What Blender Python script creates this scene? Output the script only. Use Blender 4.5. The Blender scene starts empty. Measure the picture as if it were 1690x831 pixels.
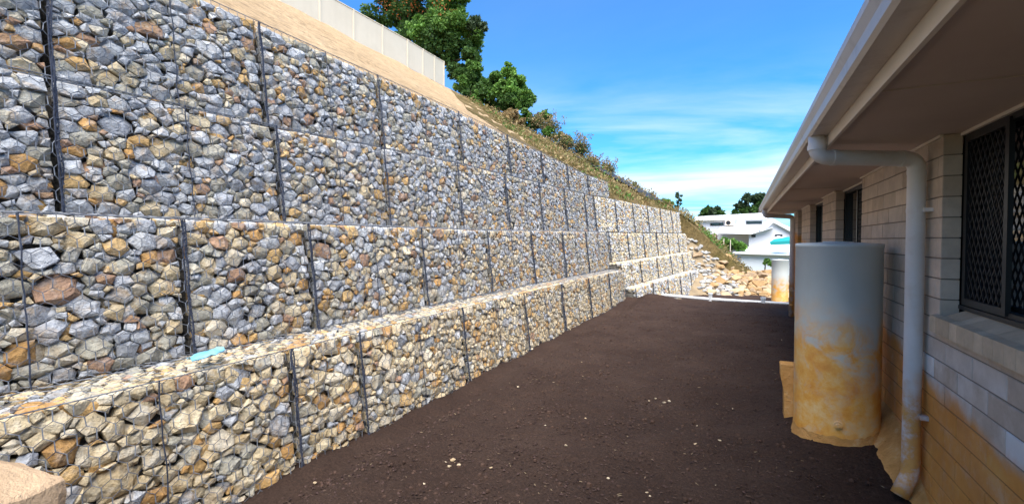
import bpy, bmesh, math, random
import numpy as np
from mathutils import Vector, Matrix, noise

R = random.Random(7)
rad = math.radians
sc = bpy.context.scene
COL = sc.collection

# ------------------------------------------------------------------ camera
cam_d = bpy.data.cameras.new('camera')
cam = bpy.data.objects.new('camera', cam_d); COL.objects.link(cam)
FPX = 780.0
cam_d.sensor_width = 36.0
cam_d.lens = 36.0 * FPX / 1690.0
cam_d.clip_start = 0.05; cam_d.clip_end = 5000
TH = math.atan(380.0 / FPX)
cam.location = (0, 0, 1.9)
cam.rotation_euler = (math.pi / 2 - math.atan(19.5 / FPX), 0, TH)
sc.camera = cam

# ------------------------------------------------------------------ sky, sun, exposure
S = Vector((0.24, -0.44, 0.85)).normalized()
world = bpy.data.worlds.new('World'); sc.world = world
world.use_nodes = True
nt = world.node_tree; nt.nodes.clear()
wo = nt.nodes.new('ShaderNodeOutputWorld')
bg = nt.nodes.new('ShaderNodeBackground'); bg.inputs['Strength'].default_value = 0.14
sky = nt.nodes.new('ShaderNodeTexSky'); sky.sky_type = 'NISHITA'
sky.sun_disc = False
sky.sun_elevation = math.asin(S.z); sky.sun_rotation = math.atan2(S.x, S.y)
sky.air_density = 1.0; sky.dust_density = 0.25; sky.ozone_density = 3.0
tint = nt.nodes.new('ShaderNodeMix'); tint.data_type = 'RGBA'; tint.blend_type = 'MULTIPLY'
tint.inputs['Factor'].default_value = 1.0
tint.inputs[7].default_value = (0.16, 0.455, 0.69, 1)
nt.links.new(sky.outputs[0], tint.inputs[6])
geo = nt.nodes.new('ShaderNodeTexCoord')
sep = nt.nodes.new('ShaderNodeSeparateXYZ'); nt.links.new(geo.outputs['Generated'], sep.inputs[0])
def wmath(op, a, b=None, c=None):
    n = nt.nodes.new('ShaderNodeMath'); n.operation = op
    for i, x in enumerate((a, b, c)):
        if x is None: continue
        if isinstance(x, (int, float)): n.inputs[i].default_value = x
        else: nt.links.new(x, n.inputs[i])
    return n.outputs[0]
zc = wmath('ADD', wmath('MAXIMUM', sep.outputs[2], 0.0), 0.07)
cx = wmath('DIVIDE', sep.outputs[0], zc); cy = wmath('DIVIDE', sep.outputs[1], zc)
cmb = nt.nodes.new('ShaderNodeCombineXYZ'); nt.links.new(cx, cmb.inputs[0]); nt.links.new(cy, cmb.inputs[1])
mp = nt.nodes.new('ShaderNodeMapping'); mp.inputs['Location'].default_value = (3.1, 1.75, 0.0)
mp.inputs['Rotation'].default_value = (0, 0, rad(-12)); mp.inputs['Scale'].default_value = (0.34, 0.62, 1)
nt.links.new(cmb.outputs[0], mp.inputs[0])
cn = nt.nodes.new('ShaderNodeTexNoise'); cn.inputs['Scale'].default_value = 0.9
cn.inputs['Detail'].default_value = 9; cn.inputs['Roughness'].default_value = 0.55
cn.inputs['Distortion'].default_value = 0.5
nt.links.new(mp.outputs[0], cn.inputs['Vector'])
cr = nt.nodes.new('ShaderNodeValToRGB'); nt.links.new(cn.outputs[0], cr.inputs[0])
cr.color_ramp.elements[0].position = 0.40; cr.color_ramp.elements[0].color = (0, 0, 0, 1)
cr.color_ramp.elements[1].position = 0.66; cr.color_ramp.elements[1].color = (1, 1, 1, 1)
cmix = nt.nodes.new('ShaderNodeMix'); cmix.data_type = 'RGBA'
mr = nt.nodes.new('ShaderNodeMapRange'); mr.interpolation_type = 'SMOOTHSTEP'      # a cloud bank low in the sky, thinning overhead
mr.inputs['From Min'].default_value = 0.17; mr.inputs['From Max'].default_value = 0.36
mr.inputs['To Min'].default_value = 1.0; mr.inputs['To Max'].default_value = 0.06
nt.links.new(sep.outputs[2], mr.inputs['Value'])
nt.links.new(wmath('MULTIPLY', wmath('MULTIPLY', cr.outputs[0], mr.outputs[0]), 0.9), cmix.inputs[0])
nt.links.new(tint.outputs[2], cmix.inputs[6])
cmix.inputs[7].default_value = (3.0, 3.2, 3.45, 1)
nt.links.new(cmix.outputs[2], bg.inputs['Color'])
nt.links.new(bg.outputs[0], wo.inputs[0])

sun_d = bpy.data.lights.new('sun', 'SUN'); sun_d.energy = 3.6; sun_d.angle = rad(64)
sun_d.color = (1.0, 0.93, 0.83)
sun = bpy.data.objects.new('sun', sun_d); COL.objects.link(sun)
sun.location = (6, -12, 30)
sun.rotation_euler = (-S).to_track_quat('-Z', 'Y').to_euler()

sc.view_settings.view_transform = 'Standard'
sc.view_settings.look = 'None'
sc.view_settings.exposure = 1.54
sc.view_settings.gamma = 1.0

# ------------------------------------------------------------------ helpers
def P(u, v, z):
    """u metres along the yard, v metres to the left, z up"""
    return Vector((-v, u, z))

def tag(o, label=None, cat=None, group=None, kind=None):
    if label: o['label'] = label
    if cat: o['category'] = cat
    if group: o['group'] = group
    if kind: o['kind'] = kind
    return o

def empty(name, loc):
    o = bpy.data.objects.new(name, None); COL.objects.link(o)
    o.location = loc; o.empty_display_size = 0.2
    return o

def mesh_obj(name, verts, faces, mat, parent=None, loc=None, smooth=False, cols=None):
    """verts in world space; loc is the object's world origin; parents are unrotated empties or meshes"""
    if loc is None: loc = Vector((0, 0, 0))
    loc = Vector(loc)
    me = bpy.data.meshes.new(name)
    me.from_pydata([(v[0] - loc.x, v[1] - loc.y, v[2] - loc.z) for v in verts], [], faces)
    if mat: me.materials.append(mat)
    if smooth: me.polygons.foreach_set('use_smooth', [True] * len(me.polygons))
    if cols is not None:
        a = me.color_attributes.new('tint', 'FLOAT_COLOR', 'POINT')
        a.data.foreach_set('color', np.asarray(cols, dtype=np.float32).ravel())
    o = bpy.data.objects.new(name, me); COL.objects.link(o)
    place(o, loc, parent)
    return o

WLOC = {}
def place(o, loc, parent=None):
    WLOC[o.name] = Vector(loc)
    if parent is not None:
        o.parent = parent
        pl = WLOC.get(parent.name, Vector(parent.location))
        o.location = Vector(loc) - pl
    else:
        o.location = loc

class MB:
    def __init__(s): s.v = []; s.f = []; s.c = []
    def add(s, vs, fs, col=None):
        b = len(s.v); s.v.extend([tuple(x) for x in vs]); s.f.extend([tuple(i + b for i in f) for f in fs])
        if col is not None: s.c.extend([col] * len(vs))
    def box(s, x0, x1, y0, y1, z0, z1, col=None):
        s.add([(x0, y0, z0), (x1, y0, z0), (x1, y1, z0), (x0, y1, z0), (x0, y0, z1), (x1, y0, z1), (x1, y1, z1), (x0, y1, z1)],
              [(3, 2, 1, 0), (4, 5, 6, 7), (0, 1, 5, 4), (1, 2, 6, 5), (2, 3, 7, 6), (3, 0, 4, 7)], col)
    def tube(s, pts, r, n=6, cap=True, col=None):
        pts = [Vector(p) for p in pts]; k = len(pts)
        rs = r if isinstance(r, (list, tuple)) else [r] * k
        vs = []; prev = None
        for i, p in enumerate(pts):
            d = (pts[min(i + 1, k - 1)] - pts[max(i - 1, 0)])
            d = d.normalized() if d.length > 1e-9 else Vector((0, 0, 1))
            if prev is None:
                a = d.orthogonal().normalized()
            else:
                a = prev - d * prev.dot(d)
                a = a.normalized() if a.length > 1e-6 else d.orthogonal().normalized()
            prev = a; b = d.cross(a)
            for j in range(n):
                t = 2 * math.pi * j / n
                vs.append(p + (a * math.cos(t) + b * math.sin(t)) * rs[i])
        fs = []
        for i in range(k - 1):
            for j in range(n):
                fs.append((i * n + j, i * n + (j + 1) % n, (i + 1) * n + (j + 1) % n, (i + 1) * n + j))
        if cap:
            fs.append(tuple(range(n - 1, -1, -1))); fs.append(tuple((k - 1) * n + j for j in range(n)))
        s.add(vs, fs, col)
    def lathe(s, c, prof, n=48, col=None):
        vs = []; fs = []
        for (r, z) in prof:
            for j in range(n):
                t = 2 * math.pi * j / n
                vs.append((c[0] + r * math.cos(t), c[1] + r * math.sin(t), c[2] + z))
        for i in range(len(prof) - 1):
            for j in range(n):
                fs.append((i * n + j, i * n + (j + 1) % n, (i + 1) * n + (j + 1) % n, (i + 1) * n + j))
        s.add(vs, fs, col)
    def prism(s, poly, y0, y1, col=None):
        """poly: list of (x, z), extruded along y"""
        n = len(poly)
        vs = [(x, y0, z) for x, z in poly] + [(x, y1, z) for x, z in poly]
        fs = [tuple(range(n)), tuple(range(2 * n - 1, n - 1, -1))]
        for i in range(n):
            j = (i + 1) % n
            fs.append((j, i, n + i, n + j))
        s.add(vs, fs, col)
    def build(s, name, mat, parent=None, loc=None, smooth=False):
        if loc is None and s.v:
            a = np.array(s.v); lo = a.min(0); hi = a.max(0)
            loc = Vector(((lo[0] + hi[0]) / 2, (lo[1] + hi[1]) / 2, lo[2]))
        return mesh_obj(name, s.v, s.f, mat, parent, loc, smooth, s.c if s.c and len(s.c) == len(s.v) else None)

def fillet(pts, r, n=6):
    """round the inner corners of a polyline"""
    pts = [Vector(p) for p in pts]; out = [pts[0]]
    for i in range(1, len(pts) - 1):
        a, b, c = pts[i - 1], pts[i], pts[i + 1]
        d0 = (a - b).normalized(); d1 = (c - b).normalized()
        p0 = b + d0 * r; p1 = b + d1 * r
        for k in range(n + 1):
            t = k / n
            out.append(p0 * (1 - t) ** 2 + b * 2 * t * (1 - t) + p1 * t * t)
    out.append(pts[-1]); return out

def lerp_tab(tab, x):
    if x <= tab[0][0]: return tab[0][1]
    for (a, b), (c, d) in zip(tab, tab[1:]):
        if x <= c: return b + (d - b) * (x - a) / (c - a)
    return tab[-1][1]

def sm(a, b, x):
    t = max(0.0, min(1.0, (x - a) / (b - a))); return t * t * (3 - 2 * t)

# ------------------------------------------------------------------ materials
class M:
    """tiny node-building wrapper around a Principled material"""
    def __init__(s, name, rough=0.8, metal=0.0, spec=0.3):
        s.m = bpy.data.materials.new(name); s.m.use_nodes = True
        s.t = s.m.node_tree; s.b = s.t.nodes['Principled BSDF']
        s.b.inputs['Roughness'].default_value = rough; s.b.inputs['Metallic'].default_value = metal
        s.b.inputs['Specular IOR Level'].default_value = spec
        g = s.t.nodes.new('ShaderNodeNewGeometry'); s.pos = g.outputs['Position']
    def link(s, a, b): s.t.links.new(a, b)
    def setc(s, c):
        if isinstance(c, tuple): s.b.inputs['Base Color'].default_value = (*c[:3], 1)
        else: s.link(c, s.b.inputs['Base Color'])
        return s
    def noise(s, scale, detail=4, rough=0.6, vec=None, stretch=None, dist=0.0):
        n = s.t.nodes.new('ShaderNodeTexNoise'); n.inputs['Scale'].default_value = scale
        n.inputs['Detail'].default_value = detail; n.inputs['Roughness'].default_value = rough
        n.inputs['Distortion'].default_value = dist
        v = vec or s.pos
        if stretch:
            mpn = s.t.nodes.new('ShaderNodeMapping'); mpn.inputs['Scale'].default_value = stretch
            s.link(v, mpn.inputs[0]); v = mpn.outputs[0]
        s.link(v, n.inputs['Vector']); return n.outputs[0]
    def ramp(s, f, *stops):
        r = s.t.nodes.new('ShaderNodeValToRGB'); s.link(f, r.inputs[0]); e = r.color_ramp.elements
        while len(e) < len(stops): e.new(0.5)
        for k, (p, c) in zip(e, stops):
            k.position = p; k.color = (c, c, c, 1) if isinstance(c, (int, float)) else (*c[:3], 1)
        return r.outputs[0]
    def mix(s, f, a, b, mode='MIX'):
        n = s.t.nodes.new('ShaderNodeMix'); n.data_type = 'RGBA'; n.blend_type = mode
        for x, i in ((f, 0), (a, 6), (b, 7)):
            if isinstance(x, (int, float)): n.inputs[i].default_value = x if i == 0 else (x, x, x, 1)
            elif isinstance(x, tuple): n.inputs[i].default_value = (*x[:3], 1)
            else: s.link(x, n.inputs[i])
        return n.outputs[2]
    def math(s, op, a, b=None):
        n = s.t.nodes.new('ShaderNodeMath'); n.operation = op
        for i, x in enumerate((a, b)):
            if x is None: continue
            if isinstance(x, (int, float)): n.inputs[i].default_value = x
            else: s.link(x, n.inputs[i])
        return n.outputs[0]
    def xyz(s):
        n = s.t.nodes.new('ShaderNodeSeparateXYZ'); s.link(s.pos, n.inputs[0]); return n.outputs
    def attr(s, name='tint'):
        n = s.t.nodes.new('ShaderNodeAttribute'); n.attribute_name = name; return n.outputs['Color']
    def rnd(s):
        n = s.t.nodes.new('ShaderNodeObjectInfo'); return n.outputs['Random']
    def bump(s, h, strength=0.5, dist=0.02):
        n = s.t.nodes.new('ShaderNodeBump'); n.inputs['Strength'].default_value = strength
        n.inputs['Distance'].default_value = dist; s.link(h, n.inputs['Height'])
        s.link(n.outputs[0], s.b.inputs['Normal']); return s

# broken quarry stone: tint comes from each stone, stains and grain from noise
k = M('stone', 0.88, spec=0.25)
tc = k.attr()
st = k.ramp(k.noise(7.0, 6, 0.62, dist=0.6), (0.50, 0.0), (0.68, 0.62))
c = k.mix(st, tc, (0.42, 0.265, 0.105))
c = k.mix(k.ramp(k.noise(11.0, 5, 0.6), (0.52, 0.0), (0.75, 0.55)), c, (0.52, 0.52, 0.50))
c = k.mix(1.0, c, k.ramp(k.noise(38.0, 6, 0.7), (0.25, 0.66), (0.5, 1.08), (0.8, 1.4)), 'MULTIPLY')
c = k.mix(k.ramp(k.noise(24.0, 4, 0.6, stretch=(1, 1, 2.6)), (0.60, 0.0), (0.72, 0.45)), c, (0.12, 0.095, 0.075))
k.setc(c)
hb = k.math('ADD', k.math('MULTIPLY', k.noise(13.0, 3, 0.55, dist=0.4), 1.6), k.noise(60.0, 6, 0.7))
k.bump(hb, 0.9, 0.03)
MAT_STONE = k.m

k = M('inner_stone_shade', 0.95); k.setc(k.ramp(k.noise(9, 4), (0.3, (0.07, 0.065, 0.06)), (0.7, (0.20, 0.185, 0.16)))); k.bump(k.noise(12, 5), 1.0, 0.08); MAT_INNER = k.m  # stone colour darkened to paint the shade deep in the gaps
k = M('mesh_wire', 0.5, 0.0, 0.4); k.setc(k.ramp(k.noise(18, 2), (0.35, (0.06, 0.07, 0.09)), (0.7, (0.22, 0.235, 0.26)))); MAT_WIRE = k.m
k = M('tie_wire', 0.55, 0.1, 0.4); k.setc(k.ramp(k.noise(50, 3), (0.3, (0.012, 0.015, 0.028)), (0.75, (0.06, 0.07, 0.10)))); MAT_TIE = k.m

# dark garden soil
k = M('soil', 0.95, spec=0.15)
c = k.ramp(k.noise(0.9, 6, 0.65), (0.3, (0.043, 0.0250, 0.0185)), (0.7, (0.074, 0.046, 0.034)))
c = k.mix(1.0, c, k.ramp(k.noise(48, 6, 0.75), (0.28, 0.45), (0.55, 1.0), (0.78, 1.75)), 'MULTIPLY')
c = k.mix(k.ramp(k.noise(120, 3, 0.6), (0.685, 0.0), (0.72, 0.55)), c, (0.15, 0.115, 0.085))
k.setc(c)
k.bump(k.math('ADD', k.noise(26, 6, 0.75), k.math('MULTIPLY', k.noise(110, 5, 0.8), 0.6)), 1.0, 0.035)
MAT_SOIL = k.m
k = M('soil_chip', 0.95, spec=0.1); k.setc(k.attr()); MAT_CHIP = k.m

k = M('sand', 0.95, spec=0.15)
c = k.ramp(k.noise(0.55, 6, 0.65), (0.3, (0.42, 0.29, 0.16)), (0.7, (0.53, 0.38, 0.225)))
c = k.mix(1.0, c, k.ramp(k.noise(4.5, 9, 0.82), (0.36, 0.45), (0.5, 1.0), (0.64, 1.4)), 'MULTIPLY')
k.setc(c); k.bump(k.math('ADD', k.noise(2.2, 6, 0.7), k.math('MULTIPLY', k.noise(16, 5, 0.75), 0.4)), 0.9, 0.22)
MAT_SAND = k.m

k = M('dry_hill', 0.95, spec=0.1)
c = k.ramp(k.noise(0.5, 7, 0.7), (0.3, (0.13, 0.115, 0.035)), (0.5, (0.23, 0.165, 0.07)), (0.7, (0.31, 0.225, 0.11)))
c = k.mix(1.0, c, k.ramp(k.noise(5, 6, 0.75), (0.25, 0.5), (0.75, 1.35)), 'MULTIPLY')
k.setc(c); k.bump(k.noise(3, 7, 0.75), 1.0, 0.4); MAT_HILL = k.m
k = M('grassland', 0.95, spec=0.1)
k.setc(k.ramp(k.noise(0.12, 8, 0.7), (0.35, (0.05, 0.075, 0.022)), (0.65, (0.14, 0.12, 0.05)))); k.bump(k.noise(2, 6, 0.7), 1, 0.3); MAT_GROUND = k.m
k = M('yellow_dirt', 0.95, spec=0.1); k.setc(k.ramp(k.noise(1.2, 7, 0.7), (0.3, (0.22, 0.17, 0.11)), (0.7, (0.40, 0.30, 0.18)))); k.bump(k.noise(6, 6, 0.7), 1, 0.1); MAT_DIRT = k.m
k = M('black_cloth', 0.75, spec=0.3); k.setc(k.ramp(k.noise(1.5, 4), (0.3, (0.012, 0.016, 0.024)), (0.7, (0.04, 0.05, 0.065)))); k.bump(k.noise(2, 4), 0.8, 0.2); MAT_CLOTH = k.m

# masonry: block colour, white efflorescence, orange clay splash below a wavering line
def clay_mask(k, z0, soft, amp=0.25, scale=1.6, yslope=0.0):
    x = k.xyz()
    h = k.math('ADD', x[2], k.math('MULTIPLY', k.math('SUBTRACT', k.noise(scale, 5, 0.6), 0.5), amp))
    if yslope:
        h = k.math('ADD', h, k.math('MULTIPLY', k.math('SUBTRACT', 4.4, x[1]), yslope))
    mr = k.t.nodes.new('ShaderNodeMapRange'); mr.interpolation_type = 'SMOOTHSTEP'
    mr.inputs['From Min'].default_value = z0 - soft; mr.inputs['From Max'].default_value = z0 + soft
    mr.inputs['To Min'].default_value = 1; mr.inputs['To Max'].default_value = 0
    k.link(h, mr.inputs['Value']); return mr.outputs[0]

CLAY = (0.46, 0.235, 0.075)
k = M('wall_block', 0.9, spec=0.2)
base = k.ramp(k.rnd(), (0.0, (0.53, 0.42, 0.325)), (0.5, (0.59, 0.475, 0.37)), (1.0, (0.66, 0.53, 0.415)))
base = k.mix(1.0, base, k.ramp(k.noise(6, 6, 0.7), (0.25, 0.8), (0.75, 1.15)), 'MULTIPLY')
x = k.xyz()
eff = k.math('MULTIPLY', k.ramp(k.math('ADD', k.math('MULTIPLY', k.rnd(), 0.35), k.noise(1.5, 5, 0.6)), (0.52, 0.0), (0.82, 0.85)),
             k.math('MULTIPLY', k.ramp(x[2], (0.25, 0.0), (0.7, 1.0)), k.ramp(k.math('MULTIPLY', x[2], 0.5), (0.54, 1.0), (0.64, 0.0))))
base = k.mix(eff, base, (0.78, 0.76, 0.73))
cm = clay_mask(k, 0.96, 0.08, 0.34, 2.6, 0.12)
cm = k.math('MULTIPLY', cm, k.ramp(k.noise(7, 6, 0.7), (0.28, 0.75), (0.5, 1.0)))
clay = k.ramp(k.noise(3.2, 6, 0.65), (0.3, (0.62, 0.225, 0.032)), (0.55, (0.74, 0.305, 0.05)), (0.75, (0.78, 0.41, 0.10)))
base = k.mix(k.math('MULTIPLY', cm, 0.93), base, clay)
k.setc(base); k.bump(k.math('ADD', k.noise(70, 5, 0.7), k.noise(9, 3)), 0.35, 0.006); MAT_BLOCK = k.m
k = M('mortar', 0.95, spec=0.1)
k.setc(k.mix(k.math('MULTIPLY', clay_mask(k, 0.93, 0.1, 0.22, 2.2, 0.12), 0.9), (0.26, 0.21, 0.17), (0.40, 0.16, 0.04))); k.bump(k.noise(60, 4), 0.5, 0.005); MAT_MORTAR = k.m
k = M('sill_brick', 0.9, spec=0.2)
k.setc(k.mix(1.0, k.ramp(k.rnd(), (0, (0.52, 0.40, 0.27)), (1, (0.66, 0.52, 0.36))), k.ramp(k.noise(8, 5, 0.7), (0.3, 0.8), (0.7, 1.1)), 'MULTIPLY')); k.bump(k.noise(60, 5), 0.35, 0.006); MAT_SILL = k.m
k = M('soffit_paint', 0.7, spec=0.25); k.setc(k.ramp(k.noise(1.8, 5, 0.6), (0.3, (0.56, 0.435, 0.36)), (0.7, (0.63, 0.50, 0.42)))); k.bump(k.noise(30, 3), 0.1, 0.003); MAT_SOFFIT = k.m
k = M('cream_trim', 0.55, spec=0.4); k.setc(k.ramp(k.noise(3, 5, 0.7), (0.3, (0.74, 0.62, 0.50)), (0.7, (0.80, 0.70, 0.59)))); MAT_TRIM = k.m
k = M('gutter_steel', 0.38, spec=0.5); k.setc(k.mix(k.ramp(k.noise(5, 6, 0.7), (0.55, 0.0), (0.75, 0.6)), (0.55, 0.48, 0.43), (0.34, 0.27, 0.22))); MAT_GUTTER = k.m
k = M('roof_steel', 0.5, spec=0.4); k.setc((0.16, 0.14, 0.13)); MAT_ROOF = k.m
k = M('pipe_paint', 0.5, spec=0.4)
base = k.ramp(k.noise(4, 5, 0.6), (0.3, (0.68, 0.62, 0.57)), (0.7, (0.76, 0.72, 0.68)))
base = k.mix(k.ramp(k.noise(6, 5, 0.6), (0.55, 0.0), (0.75, 0.35)), base, (0.56, 0.43, 0.30))
pm = clay_mask(k, 0.80, 0.16, 0.45, 7, 0)
base = k.mix(k.math('MULTIPLY', pm, k.ramp(k.noise(9, 6, 0.7), (0.35, 0.2), (0.55, 1.0))), base, k.ramp(k.noise(9, 6, 0.7), (0.3, (0.46, 0.17, 0.035)), (0.6, (0.70, 0.36, 0.10))))
k.setc(base); MAT_PIPE = k.m
def tank_mat(level):
    k = M('tank_plastic', 0.5, spec=0.35)
    base = k.ramp(k.noise(1.5, 4, 0.5), (0.3, (0.46, 0.49, 0.455)), (0.7, (0.55, 0.565, 0.53)))
    base = k.mix(k.ramp(k.noise(5, 6, 0.7, stretch=(1, 1, 0.25)), (0.58, 0.0), (0.78, 0.3)), base, (0.46, 0.40, 0.30))
    m1 = k.math('MULTIPLY', clay_mask(k, level, 0.26, 0.8, 2.6), k.ramp(k.noise(4.6, 7, 0.66, dist=0.6), (0.38, 0.12), (0.54, 1.0)))
    rust = k.ramp(k.noise(5.5, 7, 0.7), (0.3, (0.70, 0.25, 0.03)), (0.5, (0.80, 0.39, 0.07)), (0.72, (0.80, 0.58, 0.27)))
    base = k.mix(k.math('MULTIPLY', m1, 0.95), base, rust)
    m2 = k.math('MULTIPLY', clay_mask(k, level - 0.42, 0.22, 0.6, 4), k.ramp(k.noise(8, 6, 0.7, dist=0.4), (0.3, 0.35), (0.55, 1.0)))
    base = k.mix(k.math('MULTIPLY', m2, 0.9), base, rust)
    k.setc(base); k.bump(k.noise(45, 4), 0.12, 0.004); return k.m
MAT_TANK = tank_mat(1.16); MAT_TANK_FAR = tank_mat(0.30)
k = M('clay', 0.95, spec=0.1); k.setc(k.ramp(k.noise(6, 6, 0.7), (0.3, (0.52, 0.25, 0.07)), (0.55, (0.68, 0.36, 0.12)), (0.75, (0.74, 0.54, 0.30)))); k.bump(k.noise(22, 6, 0.7), 1, 0.03); MAT_CLAY = k.m
k = M('black_frame', 0.4, spec=0.5); k.setc((0.010, 0.010, 0.012)); MAT_FRAME = k.m
k = M('screen_bar', 0.5, spec=0.4); k.setc((0.016, 0.016, 0.018)); MAT_SCREEN = k.m
k = M('window_glass', 0.04, spec=0.8); k.setc((0.012, 0.014, 0.017)); MAT_GLASS = k.m
k = M('dark_room', 0.9); k.setc((0.015, 0.014, 0.013)); MAT_DARK = k.m
k = M('white_pvc', 0.4, spec=0.4); k.setc(k.mix(k.ramp(k.noise(7, 5, 0.7), (0.5, 0.0), (0.75, 0.5)), (0.74, 0.75, 0.74), (0.40, 0.33, 0.26))); MAT_PVC = k.m
k = M('cream_fence', 0.55, spec=0.35); k.setc(k.ramp(k.noise(0.8, 4), (0.3, (0.63, 0.56, 0.44)), (0.7, (0.68, 0.61, 0.49)))); MAT_FENCE = k.m
k = M('boulder', 0.92, spec=0.15)
c = k.mix(1.0, k.attr(), k.ramp(k.noise(3.5, 7, 0.7), (0.25, 0.7), (0.5, 1.0), (0.75, 1.2)), 'MULTIPLY')
c = k.mix(k.ramp(k.noise(2.4, 5, 0.65), (0.55, 0.0), (0.72, 0.6)), c, (0.46, 0.25, 0.10))
k.setc(c); k.bump(k.math('ADD', k.noise(5, 4, 0.6), k.noise(24, 6, 0.75)), 0.9, 0.05); MAT_BOULDER = k.m
k = M('pebble', 0.9); k.setc(k.ramp(k.rnd(), (0, (0.34, 0.25, 0.15)), (1, (0.50, 0.42, 0.30)))); MAT_PEBBLE = k.m
k = M('straw', 0.9); k.setc((0.50, 0.40, 0.22)); MAT_STRAW = k.m
k = M('blue_plastic', 0.45, spec=0.4); k.setc(k.ramp(k.noise(14, 3), (0.3, (0.11, 0.30, 0.40)), (0.7, (0.22, 0.46, 0.55)))); MAT_BLUE = k.m
k = M('white_wall', 0.7); k.setc((0.74, 0.74, 0.78)); MAT_WHITE = k.m
k = M('white_roof', 0.5, spec=0.4); k.setc((0.78, 0.80, 0.80)); MAT_WROOF = k.m
k = M('grey_roof', 0.5, spec=0.4); k.setc((0.62, 0.66, 0.68)); MAT_GROOF = k.m
k = M('teal_sheet', 0.5); k.setc((0.02, 0.30, 0.30)); MAT_TEAL = k.m
k = M('shed_timber', 0.8); k.setc((0.10, 0.05, 0.035)); MAT_SHED = k.m
k = M('dark_roof', 0.6); k.setc((0.03, 0.032, 0.035)); MAT_DROOF = k.m
k = M('bark', 0.95, spec=0.1); k.setc(k.ramp(k.noise(6, 5, stretch=(1, 1, .3)), (0.3, (0.055, 0.04, 0.03)), (0.7, (0.13, 0.10, 0.075)))); k.bump(k.noise(14, 5), 1, 0.03); MAT_BARK = k.m
k = M('leaf', 0.6, spec=0.3); tcol = k.attr(); k.setc(tcol)
tr = k.t.nodes.new('ShaderNodeBsdfTranslucent'); k.link(tcol, tr.inputs[0])
ms = k.t.nodes.new('ShaderNodeMixShader'); ms.inputs[0].default_value = 0.32
k.link(k.b.outputs[0], ms.inputs[1]); k.link(tr.outputs[0], ms.inputs[2])
k.link(ms.outputs[0], k.t.nodes['Material Output'].inputs[0]); MAT_LEAF = k.m

# ------------------------------------------------------------------ soil and ground
def fbm(x, y, z, o=4):
    return noise.fractal(Vector((x, y, z)), 0.9, 2.1, o)

SOIL_END = 15.9
def soil_z(u, v):
    z = 0.05 * fbm(u * 0.45, v * 0.45, 1.7, 3)
    z += 0.20 * math.exp(-((u - 5.35) / 0.95) ** 2) * sm(0.15, -0.75, v)      # heaped round the tank
    z -= 0.10 * math.exp(-((u - 3.9) / 0.55) ** 2) * sm(-0.35, -1.0, v)
    z -= 0.05 * math.exp(-((v - 3.0) / 0.16) ** 2)                            # shallow drain along the wall foot
    z += 0.05 * math.exp(-((v - 2.65) / 0.18) ** 2)
    z += 0.13 * math.exp(-((u - 15.1) / 0.55) ** 2 - ((v - 2.35) / 0.5) ** 2)  # spoil heap at the step
    z += 0.06 * math.exp(-((u - 15.3) / 0.4) ** 2)
    z -= 0.55 * sm(SOIL_END - 0.25, SOIL_END + 0.9, u)
    return z

def build_soil():
    us = [-3 + 0.25 * i for i in range(20)]
    u = us[-1]
    while u < 24.5:
        u += 0.030 if u < 8 else (0.055 if u < 15 else 0.12); us.append(u)
    vs = [-2.9, -2.6, -2.3, -2.0, -1.7, -1.5] + [-1.32 + 0.034 * i for i in range(int(5.3 / 0.034))]
    nv = len(vs); verts = []
    for u in us:
        amp = 1.0
        for v in vs:
            z = soil_z(u, v)
            z += 0.022 * fbm(u * 2.6, v * 2.6, 5.0, 4) + 0.024 * max(0.0, fbm(u * 8, v * 8, 9.0, 4)) + 0.014 * fbm(u * 0.9, v * 6.0, 3.0, 3) * sm(1.2, 2.6, v)
            verts.append(P(u, v, z))
    faces = []
    for i in range(len(us) - 1):
        for j in range(nv - 1):
            a = i * nv + j
            faces.append((a, a + 1, a + nv + 1, a + nv))
    o = mesh_obj('soil', verts, faces, MAT_SOIL, smooth=True)
    tag(o, 'dark brown garden soil spread between stone wall and house', 'soil', kind='structure')
build_soil()

# open ground: one big sheet reaching the horizon
def build_ground():
    verts = []; faces = []
    N = 60
    xs = []
    for i in range(N + 1):
        t = (i / N) * 2 - 1
        xs.append(math.copysign(abs(t) ** 3.2, t) * 2500)
    for y in xs:
        for x in xs:
            z = -1.1 - 1.2 * sm(30, 80, y) 
            z += 0.25 * noise.noise(Vector((x * 0.03, y * 0.03, 0)))
            verts.append((x, y + 20, z))
    for i in range(N):
        for j in range(N):
            a = i * (N + 1) + j
            faces.append((a, a + 1, a + N + 2, a + N + 1))
    tag(mesh_obj('ground', verts, faces, MAT_GROUND, smooth=True), 'rough grassy ground stretching away behind the yard', 'ground', kind='structure')
build_ground()

# ------------------------------------------------------------------ gabion geometry
BATTER = 0.118
TURN = 15.4
def bend(v0, u):
    return v0 - 0.123 * max(0.0, u - TURN)
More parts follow.
